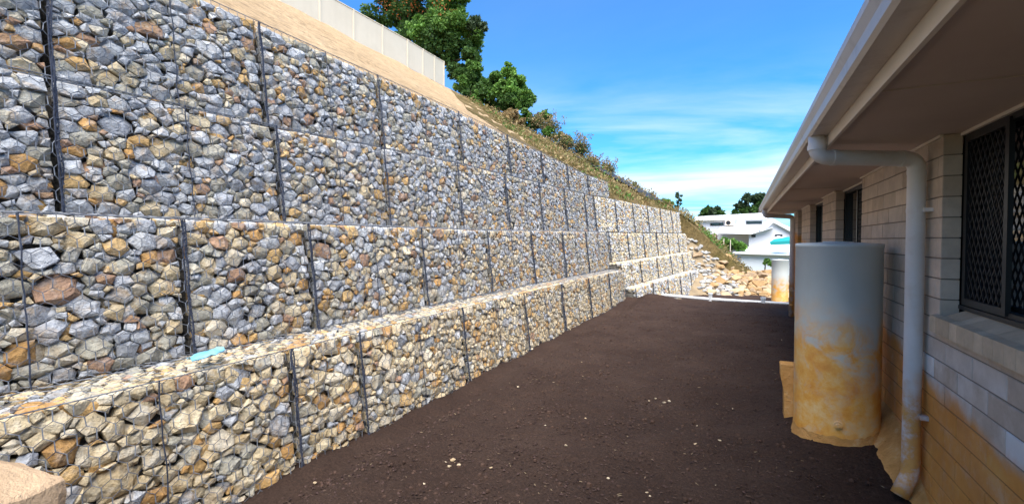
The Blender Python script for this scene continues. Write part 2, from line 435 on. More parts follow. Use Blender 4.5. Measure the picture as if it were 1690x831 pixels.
# rows: foot distance v at z of the foot, foot height table, crest height table
ROWS = {
    1: dict(v=3.285, zb=[(0, -0.12), (20, -0.12)], zt=[(0, 0.99), (9, 0.985), (15.1, 0.94)]),
    2: dict(v=3.87, zb=[(0, 0.985), (9, 0.98), (15.4, 0.96)], zt=[(0, 2.07), (7, 2.07), (15.4, 2.16)]),
    3: dict(v=4.36, zb=[(0, 2.075), (7, 2.075), (15.4, 2.165), (28, 2.28)], zt=[(0, 3.05), (3, 3.10), (7, 3.26), (17, 3.42), (28, 3.40)]),
    4: dict(v=4.60, zb=[(0, 3.05), (3, 3.10), (7, 3.26), (17.3, 3.43)], zt=[(0, 4.26), (8, 4.26), (17.3, 4.04)]),
}
FAR = {
    'f0': dict(v=2.93, zb=[(0, -0.75), (30, -0.75)], zt=[(15, 0.36), (26, 0.45)]),
    'f1': dict(v=3.42, zb=[(15, 0.36), (26, 0.45)], zt=[(15, 1.15), (26, 1.30)]),
    'f2': dict(v=3.87, zb=[(15, 1.15), (26, 1.30)], zt=[(15.4, 2.16), (28, 2.28)]),
}

def clip_poly(poly, nx, ny, d):
    """keep points with nx*x+ny*y <= d"""
    out = []; n = len(poly)
    for i in range(n):
        ax, ay = poly[i]; bx, by = poly[(i + 1) % n]
        da = nx * ax + ny * ay - d; db = nx * bx + ny * by - d
        if da <= 0: out.append((ax, ay))
        if (da < 0 < db) or (db < 0 < da):
            t = da / (da - db); out.append((ax + (bx - ax) * t, ay + (by - ay) * t))
    return out

ANI = 1.36
def pack(W, H, rng, scale=1.0):
    scale *= 0.77
    """fill a W x H rectangle with stones: list of (cx, cy, r, polygon) from a power diagram"""
    w = W / ANI
    xs = np.zeros(0); ys = np.zeros(0); rs = np.zeros(0)
    area = w * H
    for (lo, hi, n, f) in ((0.10, 0.14, 2.2, 0.92), (0.070, 0.10, 24, 0.86), (0.050, 0.07, 90, 0.84), (0.026, 0.042, 150, 0.80)):
        lo *= scale; hi *= scale; n = int(n * area / scale ** 2)
        tries = n * 7
        X = rng.random(tries) * w; Y = rng.random(tries) * H; Q = lo + (hi - lo) * rng.random(tries) ** 1.3
        cnt = 0
        for i in range(tries):
            r = Q[i]; x = min(max(X[i], r * 0.85), w - r * 0.85); y = min(max(Y[i], r * 0.8), H - r * 0.8)
            if len(xs):
                d2 = (xs - x) ** 2 + (ys - y) ** 2
                if (d2 < ((rs + r) * f) ** 2).any(): continue
            xs = np.append(xs, x); ys = np.append(ys, y); rs = np.append(rs, r); cnt += 1
            if cnt >= n: break
    out = []
    n = len(xs)
    for i in range(n):
        x, y, r = xs[i], ys[i], rs[i]
        m = 2.0 * r
        ph = rng.random() * 6.28; kk = 6
        poly = []
        for j in range(kk):
            t = ph + 2 * math.pi * j / kk; q = m * (0.86 + 0.3 * rng.random())
            poly.append((x + q * math.cos(t), y + q * math.sin(t)))
        for (nx, ny, d) in ((1, 0, w), (-1, 0, 0), (0, 1, H), (0, -1, 0)):
            poly = clip_poly(poly, nx, ny, d)
        d2 = (xs - x) ** 2 + (ys - y) ** 2
        for j in np.nonzero(d2 < (r * 1.5 + 0.25 * scale) ** 2)[0]:
            if j == i: continue
            dx = xs[j] - x; dy = ys[j] - y
            dd = dx * dx + dy * dy
            kx = (dd + r * r - rs[j] ** 2) / 2
            poly = clip_poly(poly, dx, dy, kx + dx * x + dy * y)
            if len(poly) < 3: break
        if len(poly) < 3: continue
        drop = max(0, len(poly) - int(rng.choice((4, 5, 5, 6, 6))))
        for _ in range(drop):                # break off the bluntest corners: blockier outlines, wedge-shaped gaps
            if len(poly) <= 4: break
            q = len(poly)
            ar = [abs((poly[e][0] - poly[e - 1][0]) * (poly[(e + 1) % q][1] - poly[e - 1][1]) - (poly[(e + 1) % q][0] - poly[e - 1][0]) * (poly[e][1] - poly[e - 1][1])) for e in range(q)]
            poly.pop(ar.index(min(ar)))
        poly = [(px * ANI, py) for px, py in poly]
        out.append((x * ANI, y, r, poly))
    return out

PAL = {
    'grey':  [(0.43, 0.445, 0.47), (0.50, 0.515, 0.53), (0.35, 0.365, 0.39), (0.57, 0.575, 0.575), (0.42, 0.435, 0.445)],
    'olive': [(0.42, 0.395, 0.315), (0.49, 0.455, 0.365), (0.35, 0.33, 0.27)],
    'buff':  [(0.63, 0.51, 0.32), (0.68, 0.57, 0.38), (0.57, 0.455, 0.28), (0.64, 0.56, 0.42)],
    'ochre': [(0.56, 0.35, 0.14), (0.52, 0.295, 0.11), (0.60, 0.40, 0.18)],
    'brown': [(0.36, 0.22, 0.14), (0.42, 0.26, 0.17)],
}
MIXES = {
    1: dict(grey=0.14, olive=0.16, buff=0.56, ochre=0.12, brown=0.02),
    2: dict(grey=0.42, olive=0.22, buff=0.18, ochre=0.13, brown=0.05),
    3: dict(grey=0.55, olive=0.19, buff=0.12, ochre=0.09, brown=0.05),
    4: dict(grey=0.58, olive=0.18, buff=0.10, ochre=0.07, brown=0.05),
    'far': dict(grey=0.46, olive=0.22, buff=0.24, ochre=0.06, brown=0.02),
    'farlow': dict(grey=0.30, olive=0.26, buff=0.40, ochre=0.03, brown=0.01),
}
def pick_tint(mix, rng):
    t = rng.random(); acc = 0; kind = 'grey'
    for kx, p in mix.items():
        acc += p
        if t <= acc: kind = kx; break
    c = PAL[kind][rng.integers(len(PAL[kind]))]
    q = 0.84 + 0.34 * rng.random()
    return (c[0] * q, c[1] * q, c[2] * q, 1.0)

def stone_points(cell, rng, rough=1.0):
    """3-D points (s, t, depth) of one broken stone: its cell under a roof of a few random cleavage planes"""
    cx, cy, r, poly = cell
    n = len(poly)
    gx = sum(p[0] for p in poly) / n; gy = sum(p[1] for p in poly) / n
    rr = 0.5 * (sum(math.hypot(p[0] - gx, p[1] - gy) for p in poly) / n) + 0.4 * r
    shrink = max(0.91, 1 - 0.0026 / max(rr, 0.02)) * (0.985 + 0.015 * rng.random())
    ring = []
    for i in range(n):                       # nip some of the corners
        a, b, c2 = poly[i - 1], poly[i], poly[(i + 1) % n]
        if rng.random() < 0.25:
            q = 0.06 + 0.16 * rng.random(); q2 = 0.06 + 0.16 * rng.random()
            ring.append((b[0] + (a[0] - b[0]) * q, b[1] + (a[1] - b[1]) * q))
            ring.append((b[0] + (c2[0] - b[0]) * q2, b[1] + (c2[1] - b[1]) * q2))
        else:
            ring.append(b)
    set_back = abs(rng.normal()) * 0.012
    planes = [(rng.normal() * 0.27, rng.normal() * 0.25 - 0.08, -set_back + 0.004)]
    ph = rng.random() * 6.28
    for q in range(rng.integers(2, 5)):
        t = ph + q * 2.1 + rng.normal() * 0.5; sl = 0.35 + 0.9 * rng.random()
        planes.append((-math.cos(t) * sl, -math.sin(t) * sl, -set_back + rr * sl * (0.15 + 0.6 * rng.random())))
    def hgt(dx, dy):
        return min(0.010, min(p[0] * dx + p[1] * dy + p[2] for p in planes))
    pts = [(gx, gy, hgt(0, 0))]
    back = rr * (0.7 + 0.3 * rng.random())
    for (x, y) in ring:
        dx = (x - gx) * shrink; dy = (y - gy) * shrink
        rim = hgt(dx, dy) - rr * (0.02 + 0.12 * rng.random())
        rim = max(rim, -set_back - rr * 0.52)
        pts.append((gx + dx, gy + dy, rim))
        pts.append((gx + dx * 0.78, gy + dy * 0.78, -set_back - rr * 0.6 - back))
        for q in (0.90, 0.5):
            q *= 0.94 + 0.1 * rng.random(); pts.append((gx + dx * q, gy + dy * q, max(hgt(dx * q, dy * q), rim)))
    return pts, (gx, gy)

def hull(points):
    bm = bmesh.new()
    for p in points: bm.verts.new(p)
    bmesh.ops.convex_hull(bm, input=bm.verts)
    loose = [v for v in bm.verts if not v.link_faces]
    for v in loose: bm.verts.remove(v)
    bm.verts.index_update()
    vs = [tuple(v.co) for v in bm.verts]; fs = [tuple(v.index for v in f.verts) for f in bm.faces]
    bm.free()
    return vs, fs

class Patch:
    """bilinear patch; s along u, t up; outward normal; slight belly between the ties"""
    def __init__(s, b0, b1, t0, t1, bulge=0.03):
        s.b0, s.b1, s.t0, s.t1 = map(Vector, (b0, b1, t0, t1)); s.W = ((s.b1 - s.b0).length + (s.t1 - s.t0).length) / 2
        s.H = ((s.t0 - s.b0).length + (s.t1 - s.b1).length) / 2; s.bulge = bulge
        s.n = (s.b1 - s.b0).cross(s.t0 - s.b0).normalized()
        if s.n.x < 0 and abs(s.n.x) > abs(s.n.z): s.n = -s.n
        if s.n.z < 0 and abs(s.n.z) > abs(s.n.x): s.n = -s.n
    def at(s, a, b, d):
        fa = a / s.W; fb = b / s.H
        p = (s.b0 * (1 - fa) + s.b1 * fa) * (1 - fb) + (s.t0 * (1 - fa) + s.t1 * fa) * fb
        bl = s.bulge * abs(math.sin(math.pi * 2 * fa)) ** 0.6 * max(0.0, math.sin(math.pi * min(max(fb, 0), 1))) ** 0.6
        return p + s.n * (d + bl)

def fill_patch(pt, basket, mix, rng, single, scale=1.0, inset=0.022, mb=None):
    cells = pack(pt.W - 2 * inset, pt.H - 2 * inset * 0.6, rng, scale)
    if single and pt.bulge > 0:              # a second layer behind, showing through the gaps
        w_ = pt.W - 2 * inset
        for (cx, cy, r, poly) in cells:
            if r < 0.034: continue
            pts, g = stone_points((w_ - cx, cy, r, [(w_ - x, y) for x, y in poly][::-1]), rng)
            vs, fs = hull([pt.at(x + inset, y + inset * 0.6, d - 0.027) for x, y, d in pts])
            mb.add(vs, fs, pick_tint(mix, rng))
    for c in cells:
        pts, g = stone_points(c, rng)
        wp = [pt.at(x + inset, y + inset * 0.6, d) for x, y, d in pts]
        vs, fs = hull(wp)
        col = pick_tint(mix, rng)
        if single:
            ctr = pt.at(g[0] + inset, g[1] + inset * 0.6, -0.05)
            mesh_obj('stone', vs, fs, MAT_STONE, basket, ctr, cols=[col] * len(vs))
        else:
            mb.add(vs, fs, col)

def hex_wire(mb, pt, rng, r=0.0021, cw=0.092, chh=0.112, off=0.006, single=True):
    """double-twist hexagonal netting over a patch"""
    nx = int(pt.W / cw) + 1; ny = int(pt.H / (chh * 0.75)) + 1
    seed = rng.random() * 100
    cache = {}
    def node(a, b):
        key = (round(a, 4), round(b, 4))
        if key not in cache:
            ja = a + 0.010 * noise.noise(Vector((a * 9, b * 9, seed))); jb = b + 0.010 * noise.noise(Vector((a * 9, b * 9, seed + 9)))
            ja = min(max(ja, 0), pt.W); jb = min(max(jb, 0), pt.H)
            cache[key] = pt.at(ja, jb, off + 0.009 * noise.noise(Vector((a * 5, b * 5, seed + 20))))
        return cache[key]
    for j in range(ny + 1):
        y = j * chh * 0.75; x0 = 0.5 * cw * (j % 2)
        for i in range(-1, nx + 1):
            x = x0 + i * cw
            # hexagon with pointed ends up and down: lower-left and lower-right edges plus one upright
            c0 = (x + cw / 2, y); cl = (x, y + chh * 0.25); crr = (x + cw, y + chh * 0.25); up = (x, y + chh * 0.75)
            for a, b, rr in ((c0, cl, r), (c0, crr, r), (cl, up, r * 1.35)):
                if max(a[0], b[0]) < 0 or min(a[0], b[0]) > pt.W or min(a[1], b[1]) > pt.H: continue
                pa, pb = node(*a), node(*b)
                if (pa - pb).length < 0.008: continue
                mb.tube([pa, pb], rr, 3, cap=False)

def make_tie(basket, pts_fn, L, rng, name='tie', thick=1.0, coil=True):
    """lacing: two selvedge wires and a coil wound round them; pts_fn(t)->point"""
    mb = MB(); n = max(6, int(L / 0.07)); sd = rng.random() * 50
    for q in range(3 if coil else 1):
        pts = []
        for i in range(n + 1):
            t = i / n; p = pts_fn(t)
            j = Vector((noise.noise(Vector((t * 7, q * 3.1, sd))), noise.noise(Vector((t * 7, q * 3.1, sd + 5))), 0)) * 0.028 * thick
            pts.append(p + j + Vector((0.004, (q - 1) * 0.011 * thick, 0)))
        mb.tube(pts, 0.0075 * thick, 5)
    if coil:
        pts = []; turns = L / 0.055; m = int(turns * 6)
        for i in range(m + 1):
            t = i / m; a = 2 * math.pi * turns * t
            pts.append(pts_fn(t) + Vector((0.013 * math.cos(a), 0.021 * math.sin(a), 0)) * thick)
        mb.tube(pts, 0.0042 * thick, 4)
    return mb.build(name, MAT_TIE, basket)

ORD = ['first', 'second', 'third', 'fourth', 'fifth', 'sixth', 'seventh', 'eighth', 'ninth', 'tenth', 'eleventh']

def gabion(u0, u1, spec, mixname, label, single, bendit, top=False, wire=True, tie0=True, mid_tie=True, depth=0.9, seed=0, group=None, scale=1.0, topd=0.5):
    rng = np.random.default_rng(seed)
    f = (lambda u, dv=0.0: bend(spec['v'], u) + dv) if bendit else (lambda u, dv=0.0: spec['v'] + dv)
    zb0, zb1 = lerp_tab(spec['zb'], u0), lerp_tab(spec['zb'], u1); zt0, zt1 = lerp_tab(spec['zt'], u0), lerp_tab(spec['zt'], u1)
    g = 0.006
    b0 = P(u0 + g, f(u0), zb0); b1 = P(u1 - g, f(u1), zb1)
    t0 = P(u0 + g, f(u0, BATTER * (zt0 - zb0)), zt0); t1 = P(u1 - g, f(u1, BATTER * (zt1 - zb1)), zt1)
    pt = Patch(b0, b1, t0, t1, 0.028 if single else 0.02)
    base = (b0 + b1) / 2
    bk = empty('gabion_basket', base); WLOC[bk.name] = base
    tag(bk, label, 'gabion', group)
    # inner fill: plain core box, coloured dark as the shade between the stones
    back = depth
    i_ = 0.045
    def pp(a, b, d): return pt.at(a, b, d)
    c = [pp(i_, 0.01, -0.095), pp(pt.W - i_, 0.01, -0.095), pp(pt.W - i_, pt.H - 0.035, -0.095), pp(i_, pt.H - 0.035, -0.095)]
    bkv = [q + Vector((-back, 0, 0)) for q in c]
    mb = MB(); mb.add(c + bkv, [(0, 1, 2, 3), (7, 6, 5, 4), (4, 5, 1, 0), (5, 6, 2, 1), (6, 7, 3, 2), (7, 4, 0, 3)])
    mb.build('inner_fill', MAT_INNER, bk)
    tp = None
    if top:
        up = Vector((0, 0, 0.0))
        tp = Patch(t0 + Vector((-0.02, 0, 0)), t1 + Vector((-0.02, 0, 0)), t0 + Vector((-topd, 0, 0.012)), t1 + Vector((-topd, 0, 0.012)), 0.0)
    mbs = MB()
    fill_patch(pt, bk, MIXES[mixname], rng, single, scale, mb=mbs)
    if tp: fill_patch(tp, bk, MIXES[mixname], rng, single, scale * 1.0, inset=0.01, mb=mbs)
    if mbs.v:
        o = mbs.build('stone_fill', MAT_STONE, bk); o['kind'] = 'stuff'
    if wire:
        mbw = MB(); fine = single
        hex_wire(mbw, pt, rng, 0.0025 if fine else 0.0024)
        if tp: hex_wire(mbw, tp, rng, 0.0021, off=0.012)
        for fb in (0.004, 0.996):                        # edge wires along foot and crest
            mbw.tube([pt.at(pt.W * q / 10, pt.H * fb, 0.012) for q in range(11)], 0.0042, 5)
        o = mbw.build('wire_mesh', MAT_WIRE, bk); o['kind'] = 'stuff'
    H = pt.H
    th = 0.72 if single else 1.1
    if tie0:
        make_tie(bk, lambda t: pt.at(0.0, H * t, 0.012), H, rng, 'tie', th)
    if mid_tie:
        make_tie(bk, lambda t: pt.at(pt.W * 0.5, H * t, 0.012), H, rng, 'diaphragm_wire', 0.62, coil=False)
    return bk

ROWNAME = {1: 'bottom row', 2: 'second row', 3: 'third row', 4: 'top row'}
LOOK = {1: 'buff stone', 2: 'mixed grey and ochre stone', 3: 'blue grey stone', 4: 'blue grey stone'}
TIES = {
    1: [-1.2, 0.74, 2.74, 3.52, 5.44, 7.45, 9.33, 11.28, 13.2, 15.1],
    2: [-1.2, 0.35, 2.22, 3.43, 5.31, 7.18, 9.08, 11.0, 12.95, 15.38],
    3: [-0.2, 1.63, 3.44, 5.13, 7.02, 8.85, 10.7, 12.5, 14.4, 15.4],
    4: [-0.2, 1.68, 3.44, 5.28, 7.40, 9.38, 11.3, 13.3, 15.3, 17.2],
}
SINGLE_TO = 8.0
for row in (1, 2, 3, 4):
    tl = TIES[row]; spec = ROWS[row]
    vis = 0
    for i in range(len(tl) - 1):
        u0, u1 = tl[i], tl[i + 1]
        first_vis = {1: 1.0, 2: 1.05, 3: 1.3, 4: 1.4}[row]
        single = u1 > first_vis and u0 < SINGLE_TO
        if u1 <= first_vis:
            lab = f'{ROWNAME[row]} gabion basket of {LOOK[row]} cut off beyond the left edge'
        else:
            lab = f'{ROWNAME[row]} gabion basket of {LOOK[row]}, {ORD[vis]} from the left'; vis += 1
        gabion(u0, u1, spec, row, lab, single, row in (4,), top=(row in (1, 2)),
               mid_tie=(u1 - u0) > 1.3, seed=row * 100 + i, group=f'{ROWNAME[row]} of gabions along the near wall',
               topd={1: 0.56, 2: 0.50}.get(row, 0.5))
FN = {'f0': 'lowest row', 'f1': 'second row up', 'f2': 'third row up'}
fspec = dict(FAR); fspec['f3'] = ROWS[3]
FEND = {'f0': (15.25, 24.9, 5), 'f1': (15.15, 25.4, 5), 'f2': (15.42, 26.2, 6), 'f3': (15.42, 27.1, 6)}
for q, (key, (a, b, n)) in enumerate(FEND.items()):
    nm = {'f0': 'lowest row', 'f1': 'second row up', 'f2': 'third row up', 'f3': 'highest row'}[key]
    for i in range(n):
        gabion(a + (b - a) * i / n, a + (b - a) * (i + 1) / n, fspec[key], 'far' if key in ('f3', 'f0') else 'farlow',
               f'pale gabion basket in the far angled wall, {nm}, {ORD[i]} from the near end', False, True,
               top=key in ('f0', 'f1'), wire=False, mid_tie=True, seed=900 + q * 20 + i, group='gabions of the far angled wall',
               topd=0.5, scale=1.0)

# ------------------------------------------------------------------ hillside
def crest(u):
    """wall-top line the slope rises from: (v, z)"""
    if u < 17.2:
        return bend(ROWS[4]['v'], u) + 0.14, lerp_tab(ROWS[4]['zt'], u) - 0.06
    return bend(ROWS[3]['v'], u) + 0.16, lerp_tab(ROWS[3]['zt'], u) - 0.06
def hill_z(u, v):
    t = sm(16.9, 17.5, u)
    va = bend(ROWS[4]['v'], u) + 0.20; za = lerp_tab(ROWS[4]['zt'], u) - 0.05
    vb = bend(ROWS[3]['v'], u) + 0.20; zb = 3.36
    v0 = va + (vb - va) * t; z0 = za + (zb - za) * t
    top = 13.6
    s = (top - z0) / (20.5 - v0)
    z = z0 + s * (v - v0)
    if v > 20.5: z = top + 0.03 * (v - 20.5)
    if v < v0: z = z0 + 1.0 * (v - v0)
    z -= 0.18 * max(0.0, u - 28.5) + 0.004 * max(0.0, u - 28.5) ** 2
    return z
def build_hill():
    us = [-4 + 0.5 * i for i in range(92)]; fr = [0, .01, .03] + [0.06 + 0.94 * (i / 46) for i in range(47)]
    # sand part and grown-over part split along a diagonal from the wall to the fence end
    def bound(v): return 13.3 + (31.2 - 13.3) * ((v - 4.9) / 15.6)
    for name, label, mat in (('sand_slope', 'bare yellow sand slope above the stone wall', MAT_SAND), ('hillside', 'overgrown dry hillside beyond the sand slope', MAT_HILL)):
        verts = []; faces = []
        rows = []
        N = 60; K = 56
        for i in range(N + 1):
            f = i / N
            for j in range(K + 1):
                g = (max(0, j - 1) / (K - 1)) ** 1.25      # column 0 is a skirt tucked down behind the baskets
                if name == 'sand_slope':
                    v = 4.55 + 34 * g ** 1.3
                    u = -4 + f * (bound(min(max(v, 4.9), 20.5)) + 0.25 + 0.35 * noise.noise(Vector((v, 0, 3))) + 4)
                    lo = bend(ROWS[4]['v'], u) + 0.20
                    v = max(v, lo)
                    dz = 0.0
                else:
                    st = bound(min(max(2 + 40 * g, 4.9), 20.5)) - 0.3
                    u = st + f * (62 - st)
                    lo = (bend(ROWS[4]['v'], u) if u < 17.2 else bend(ROWS[3]['v'], u)) + 0.20 - 6.5 * sm(27.2, 28.2, u)
                    v = lo + (42 - lo) * g
                z = hill_z(u, v) + 0.10 * fbm(u * 0.5, v * 0.5, 2.2, 4) * sm(0, 1.2, v - lo) + dz
                if name == 'hillside': z += 0.012
                if j == 0: z -= 0.9; v += 0.32
                verts.append(P(u, v, z))
        for i in range(N):
            for j in range(K):
                a = i * (K + 1) + j
                faces.append((a, a + K + 1, a + K + 2, a + 1))
        o = mesh_obj(name, verts, faces, mat, smooth=True)
        tag(o, label, 'slope', kind='structure')
build_hill()

def patch_on_hill(name, mat, label, cat, quad, lift, n=14, kind=None):
    (a, b, c, d) = quad; verts = []; faces = []
    for i in range(n + 1):
        for j in range(n + 1):
            f, g = i / n, j / n
            u = (a[0] * (1 - f) + b[0] * f) * (1 - g) + (d[0] * (1 - f) + c[0] * f) * g
            v = (a[1] * (1 - f) + b[1] * f) * (1 - g) + (d[1] * (1 - f) + c[1] * f) * g
            verts.append(P(u, v, hill_z(u, v) + lift + 0.06 * noise.noise(Vector((u, v, 0)))))
    for i in range(n):
        for j in range(n):
            q = i * (n + 1) + j; faces.append((q, q + n + 1, q + n + 2, q + 1))
    lo = P((a[0] + c[0]) / 2, (a[1] + c[1]) / 2, hill_z((a[0] + c[0]) / 2, (a[1] + c[1]) / 2))
    return tag(mesh_obj(name, verts, faces, mat, loc=lo, smooth=True), label, cat, kind=kind)
patch_on_hill('weed_mat', MAT_CLOTH, 'black weed mat sheet pinned on the slope above the far wall', 'weed mat',
              ((24.6, 4.2), (27.6, 3.9), (29.0, 8.4), (26.4, 8.9)), 0.16)

# ------------------------------------------------------------------ cream fence on the crest
def fence(path, label, h=1.8, lift=-0.05):
    root = empty('fence', path[0]); WLOC[root.name] = Vector(path[0])
    tag(root, label, 'fence')
    for i in range(len(path) - 1):
        a, b = Vector(path[i]), Vector(path[i + 1]); d = (b - a); L = d.length; d.normalize()
        nrm = Vector((d.y, -d.x, 0)).normalized()
        mb = MB(); m = 24; vs = []
        for q in range(m + 1):                           # trapezoid-ribbed sheet
            p = a + d * (L * q / m)
            o = nrm * (0.002 if (q % 4) in (1, 2) else 0.0)
            z0 = Vector((0, 0, 0.0)); vs += [p + o, p + o + Vector((0, 0, h)), p + o - nrm * 0.012 + Vector((0, 0, h)), p + o - nrm * 0.012]
        fs = []
        for q in range(m):
            for e in range(4):
                fs.append((q * 4 + e, q * 4 + (e + 1) % 4, q * 4 + 4 + (e + 1) % 4, q * 4 + 4 + e))
        mb.add(vs, fs); mb.build('panel', MAT_FENCE, root)
        rb = MB(); rb.tube([a + Vector((0, 0, h + 0.01)), b + Vector((0, 0, h + 0.01))], 0.034, 6); rb.build('rail', MAT_FENCE, root)
    for p in path:
        pb = MB(); p = Vector(p); pb.box(p.x - 0.045, p.x + 0.045, p.y - 0.045, p.y + 0.045, p.z - 0.25, p.z + h + 0.05); pb.build('post', MAT_FENCE, root)
fp = []
u = 9.0
while u < 26.5:
    fp.append(P(u, 20.6 - 0.02 * (u - 20), hill_z(u, 20.4) - 0.02 + 0.012 * (u - 20))); u += 2.42
for uu in (27.6, 29.0, 30.2): fp.append(P(uu, 20.45, hill_z(min(uu, 28.5), 20.4) + 0.02))
fence(fp, 'cream metal panel fence along the top of the sand slope')

# dark roof of a house peeping over the fence
hr = empty('hilltop_house', P(22.5, 27, 13.7)); WLOC[hr.name] = P(22.5, 27, 13.7)
tag(hr, 'house with dark roof just showing above the cream fence', 'house')
mb = MB(); mb.box(-31, -25.0, 19, 25.5, 13.5, 16.3); mb.build('wall', MAT_FENCE, hr)
mb = MB(); e = P(0, 0, 0)
mb.add([(-24.3, 18.4, 16.3), (-24.3, 26.0, 16.3), (-31.6, 26.0, 16.3), (-31.6, 18.4, 16.3), (-28, 19.6, 18.6), (-28, 24.6, 17.6)],
       [(0, 1, 5, 4), (1, 2, 5), (2, 3, 4, 5), (3, 0, 4), (3, 2, 1, 0)]); mb.build('roof', MAT_DROOF, hr)

# ------------------------------------------------------------------ the brick house on the right
WX = 1.20            # wall face
HU0, HU1 = -2.0, 14.3
SOF = 2.605
house = empty('block_house', Vector((WX, 6.0, 0))); WLOC[house.name] = Vector((WX, 6.0, 0))
tag(house, 'taupe block house with clay splashed wall and deep eave', 'house')
WINS = [(1.9, 4.11), (6.5, 8.15), (9.37, 11.0), (12.45, 13.3)]
SZ = 1.40            # rough sill height of openings
CH, CL, JT = 0.138, 0.40, 0.009
def opening(u0, u1, z0, z1):
    """parts of a block strip left outside window openings"""
    segs = [(u0, u1)]
    if z1 > SZ + 0.02:
        for a, b in WINS:
            ns = []
            for (p, q) in segs:
                if q <= a or p >= b: ns.append((p, q))
                else:
                    if p < a - 0.03: ns.append((p, a))
                    if q > b + 0.03: ns.append((b, q))
            segs = ns
    return segs
blk_cache = {}
def block(u0, u1, z0, z1, parent, mb=None, th=0.10):
    j = 0.0022
    key = (round(u1 - u0, 3), round(z1 - z0, 3))
    L = (u1 - u0) - JT; H = (z1 - z0) - JT; c = 0.0035
    def geom():
        vs = []; 
        for (x, ins) in ((0.0, c), (c, 0.0), (th, 0.0)):
            vs += [(x, ins, ins), (x, L - ins, ins), (x, L - ins, H - ins), (x, ins, H - ins)]
        fs = [(0, 3, 2, 1)]
        for r in range(2):
            for e in range(4):
                fs.append((r * 4 + e, r * 4 + (e + 1) % 4, r * 4 + 4 + (e + 1) % 4, r * 4 + 4 + e))
        fs.append((8, 9, 10, 11)); return vs, fs
    loc = Vector((WX + R.uniform(-0.0015, 0.0015), u0 + JT / 2, z0 + JT / 2))
    if mb is not None:
        vs, fs = geom(); mb.add([Vector(v) + loc for v in vs], fs); return
    if key not in blk_cache:
        vs, fs = geom(); me = bpy.data.meshes.new('block'); me.from_pydata(vs, [], fs); me.materials.append(MAT_BLOCK); blk_cache[key] = me
    o = bpy.data.objects.new('block', blk_cache[key]); COL.objects.link(o); place(o, loc, parent)
z = SOF - CH * 20
far_blocks = MB(); course = 0
while z < SOF - 0.01:
    z1 = z + CH
    u = HU0 + (0 if course % 2 else -CL / 2)
    while u < HU1:
        a, b = max(u, HU0), min(u + CL, HU1)
        for (p, q) in opening(a, b, z, z1):
            if q - p < 0.04: continue
            single = (p > 2.75 and q < 8.9)
            block(p, q, z, z1, house, None if single else far_blocks)
        u += CL
    z = z1; course += 1
far_blocks.build('block_courses', MAT_BLOCK, house)['kind'] = 'stuff'
# mortar core with the openings left free
mb = MB()
x0, x1 = WX + 0.0065, WX + 0.105
edges = [HU0] + [e for w in WINS for e in w] + [HU1]
mb.box(x0, x1 - 0.008, HU0 + .012, HU1 - .012, -0.4, SZ - 0.014)
for i in range(0, len(edges), 2):
    mb.box(x0, x1 - 0.008, edges[i] + 0.014, edges[i + 1] - 0.014, SZ - 0.012, SOF - 0.002)
mb.box(WX + 0.12, WX + 7.0, HU1 - 0.2, HU1 - 0.006, -0.6, SOF)       # far gable wall
mb.build('mortar', MAT_MORTAR, house)
mb = MB(); mb.box(WX + 0.36, WX + 0.40, HU0, HU1 - 0.25, -0.4, SOF - 0.003); mb.build('inner_wall', MAT_DARK, house)

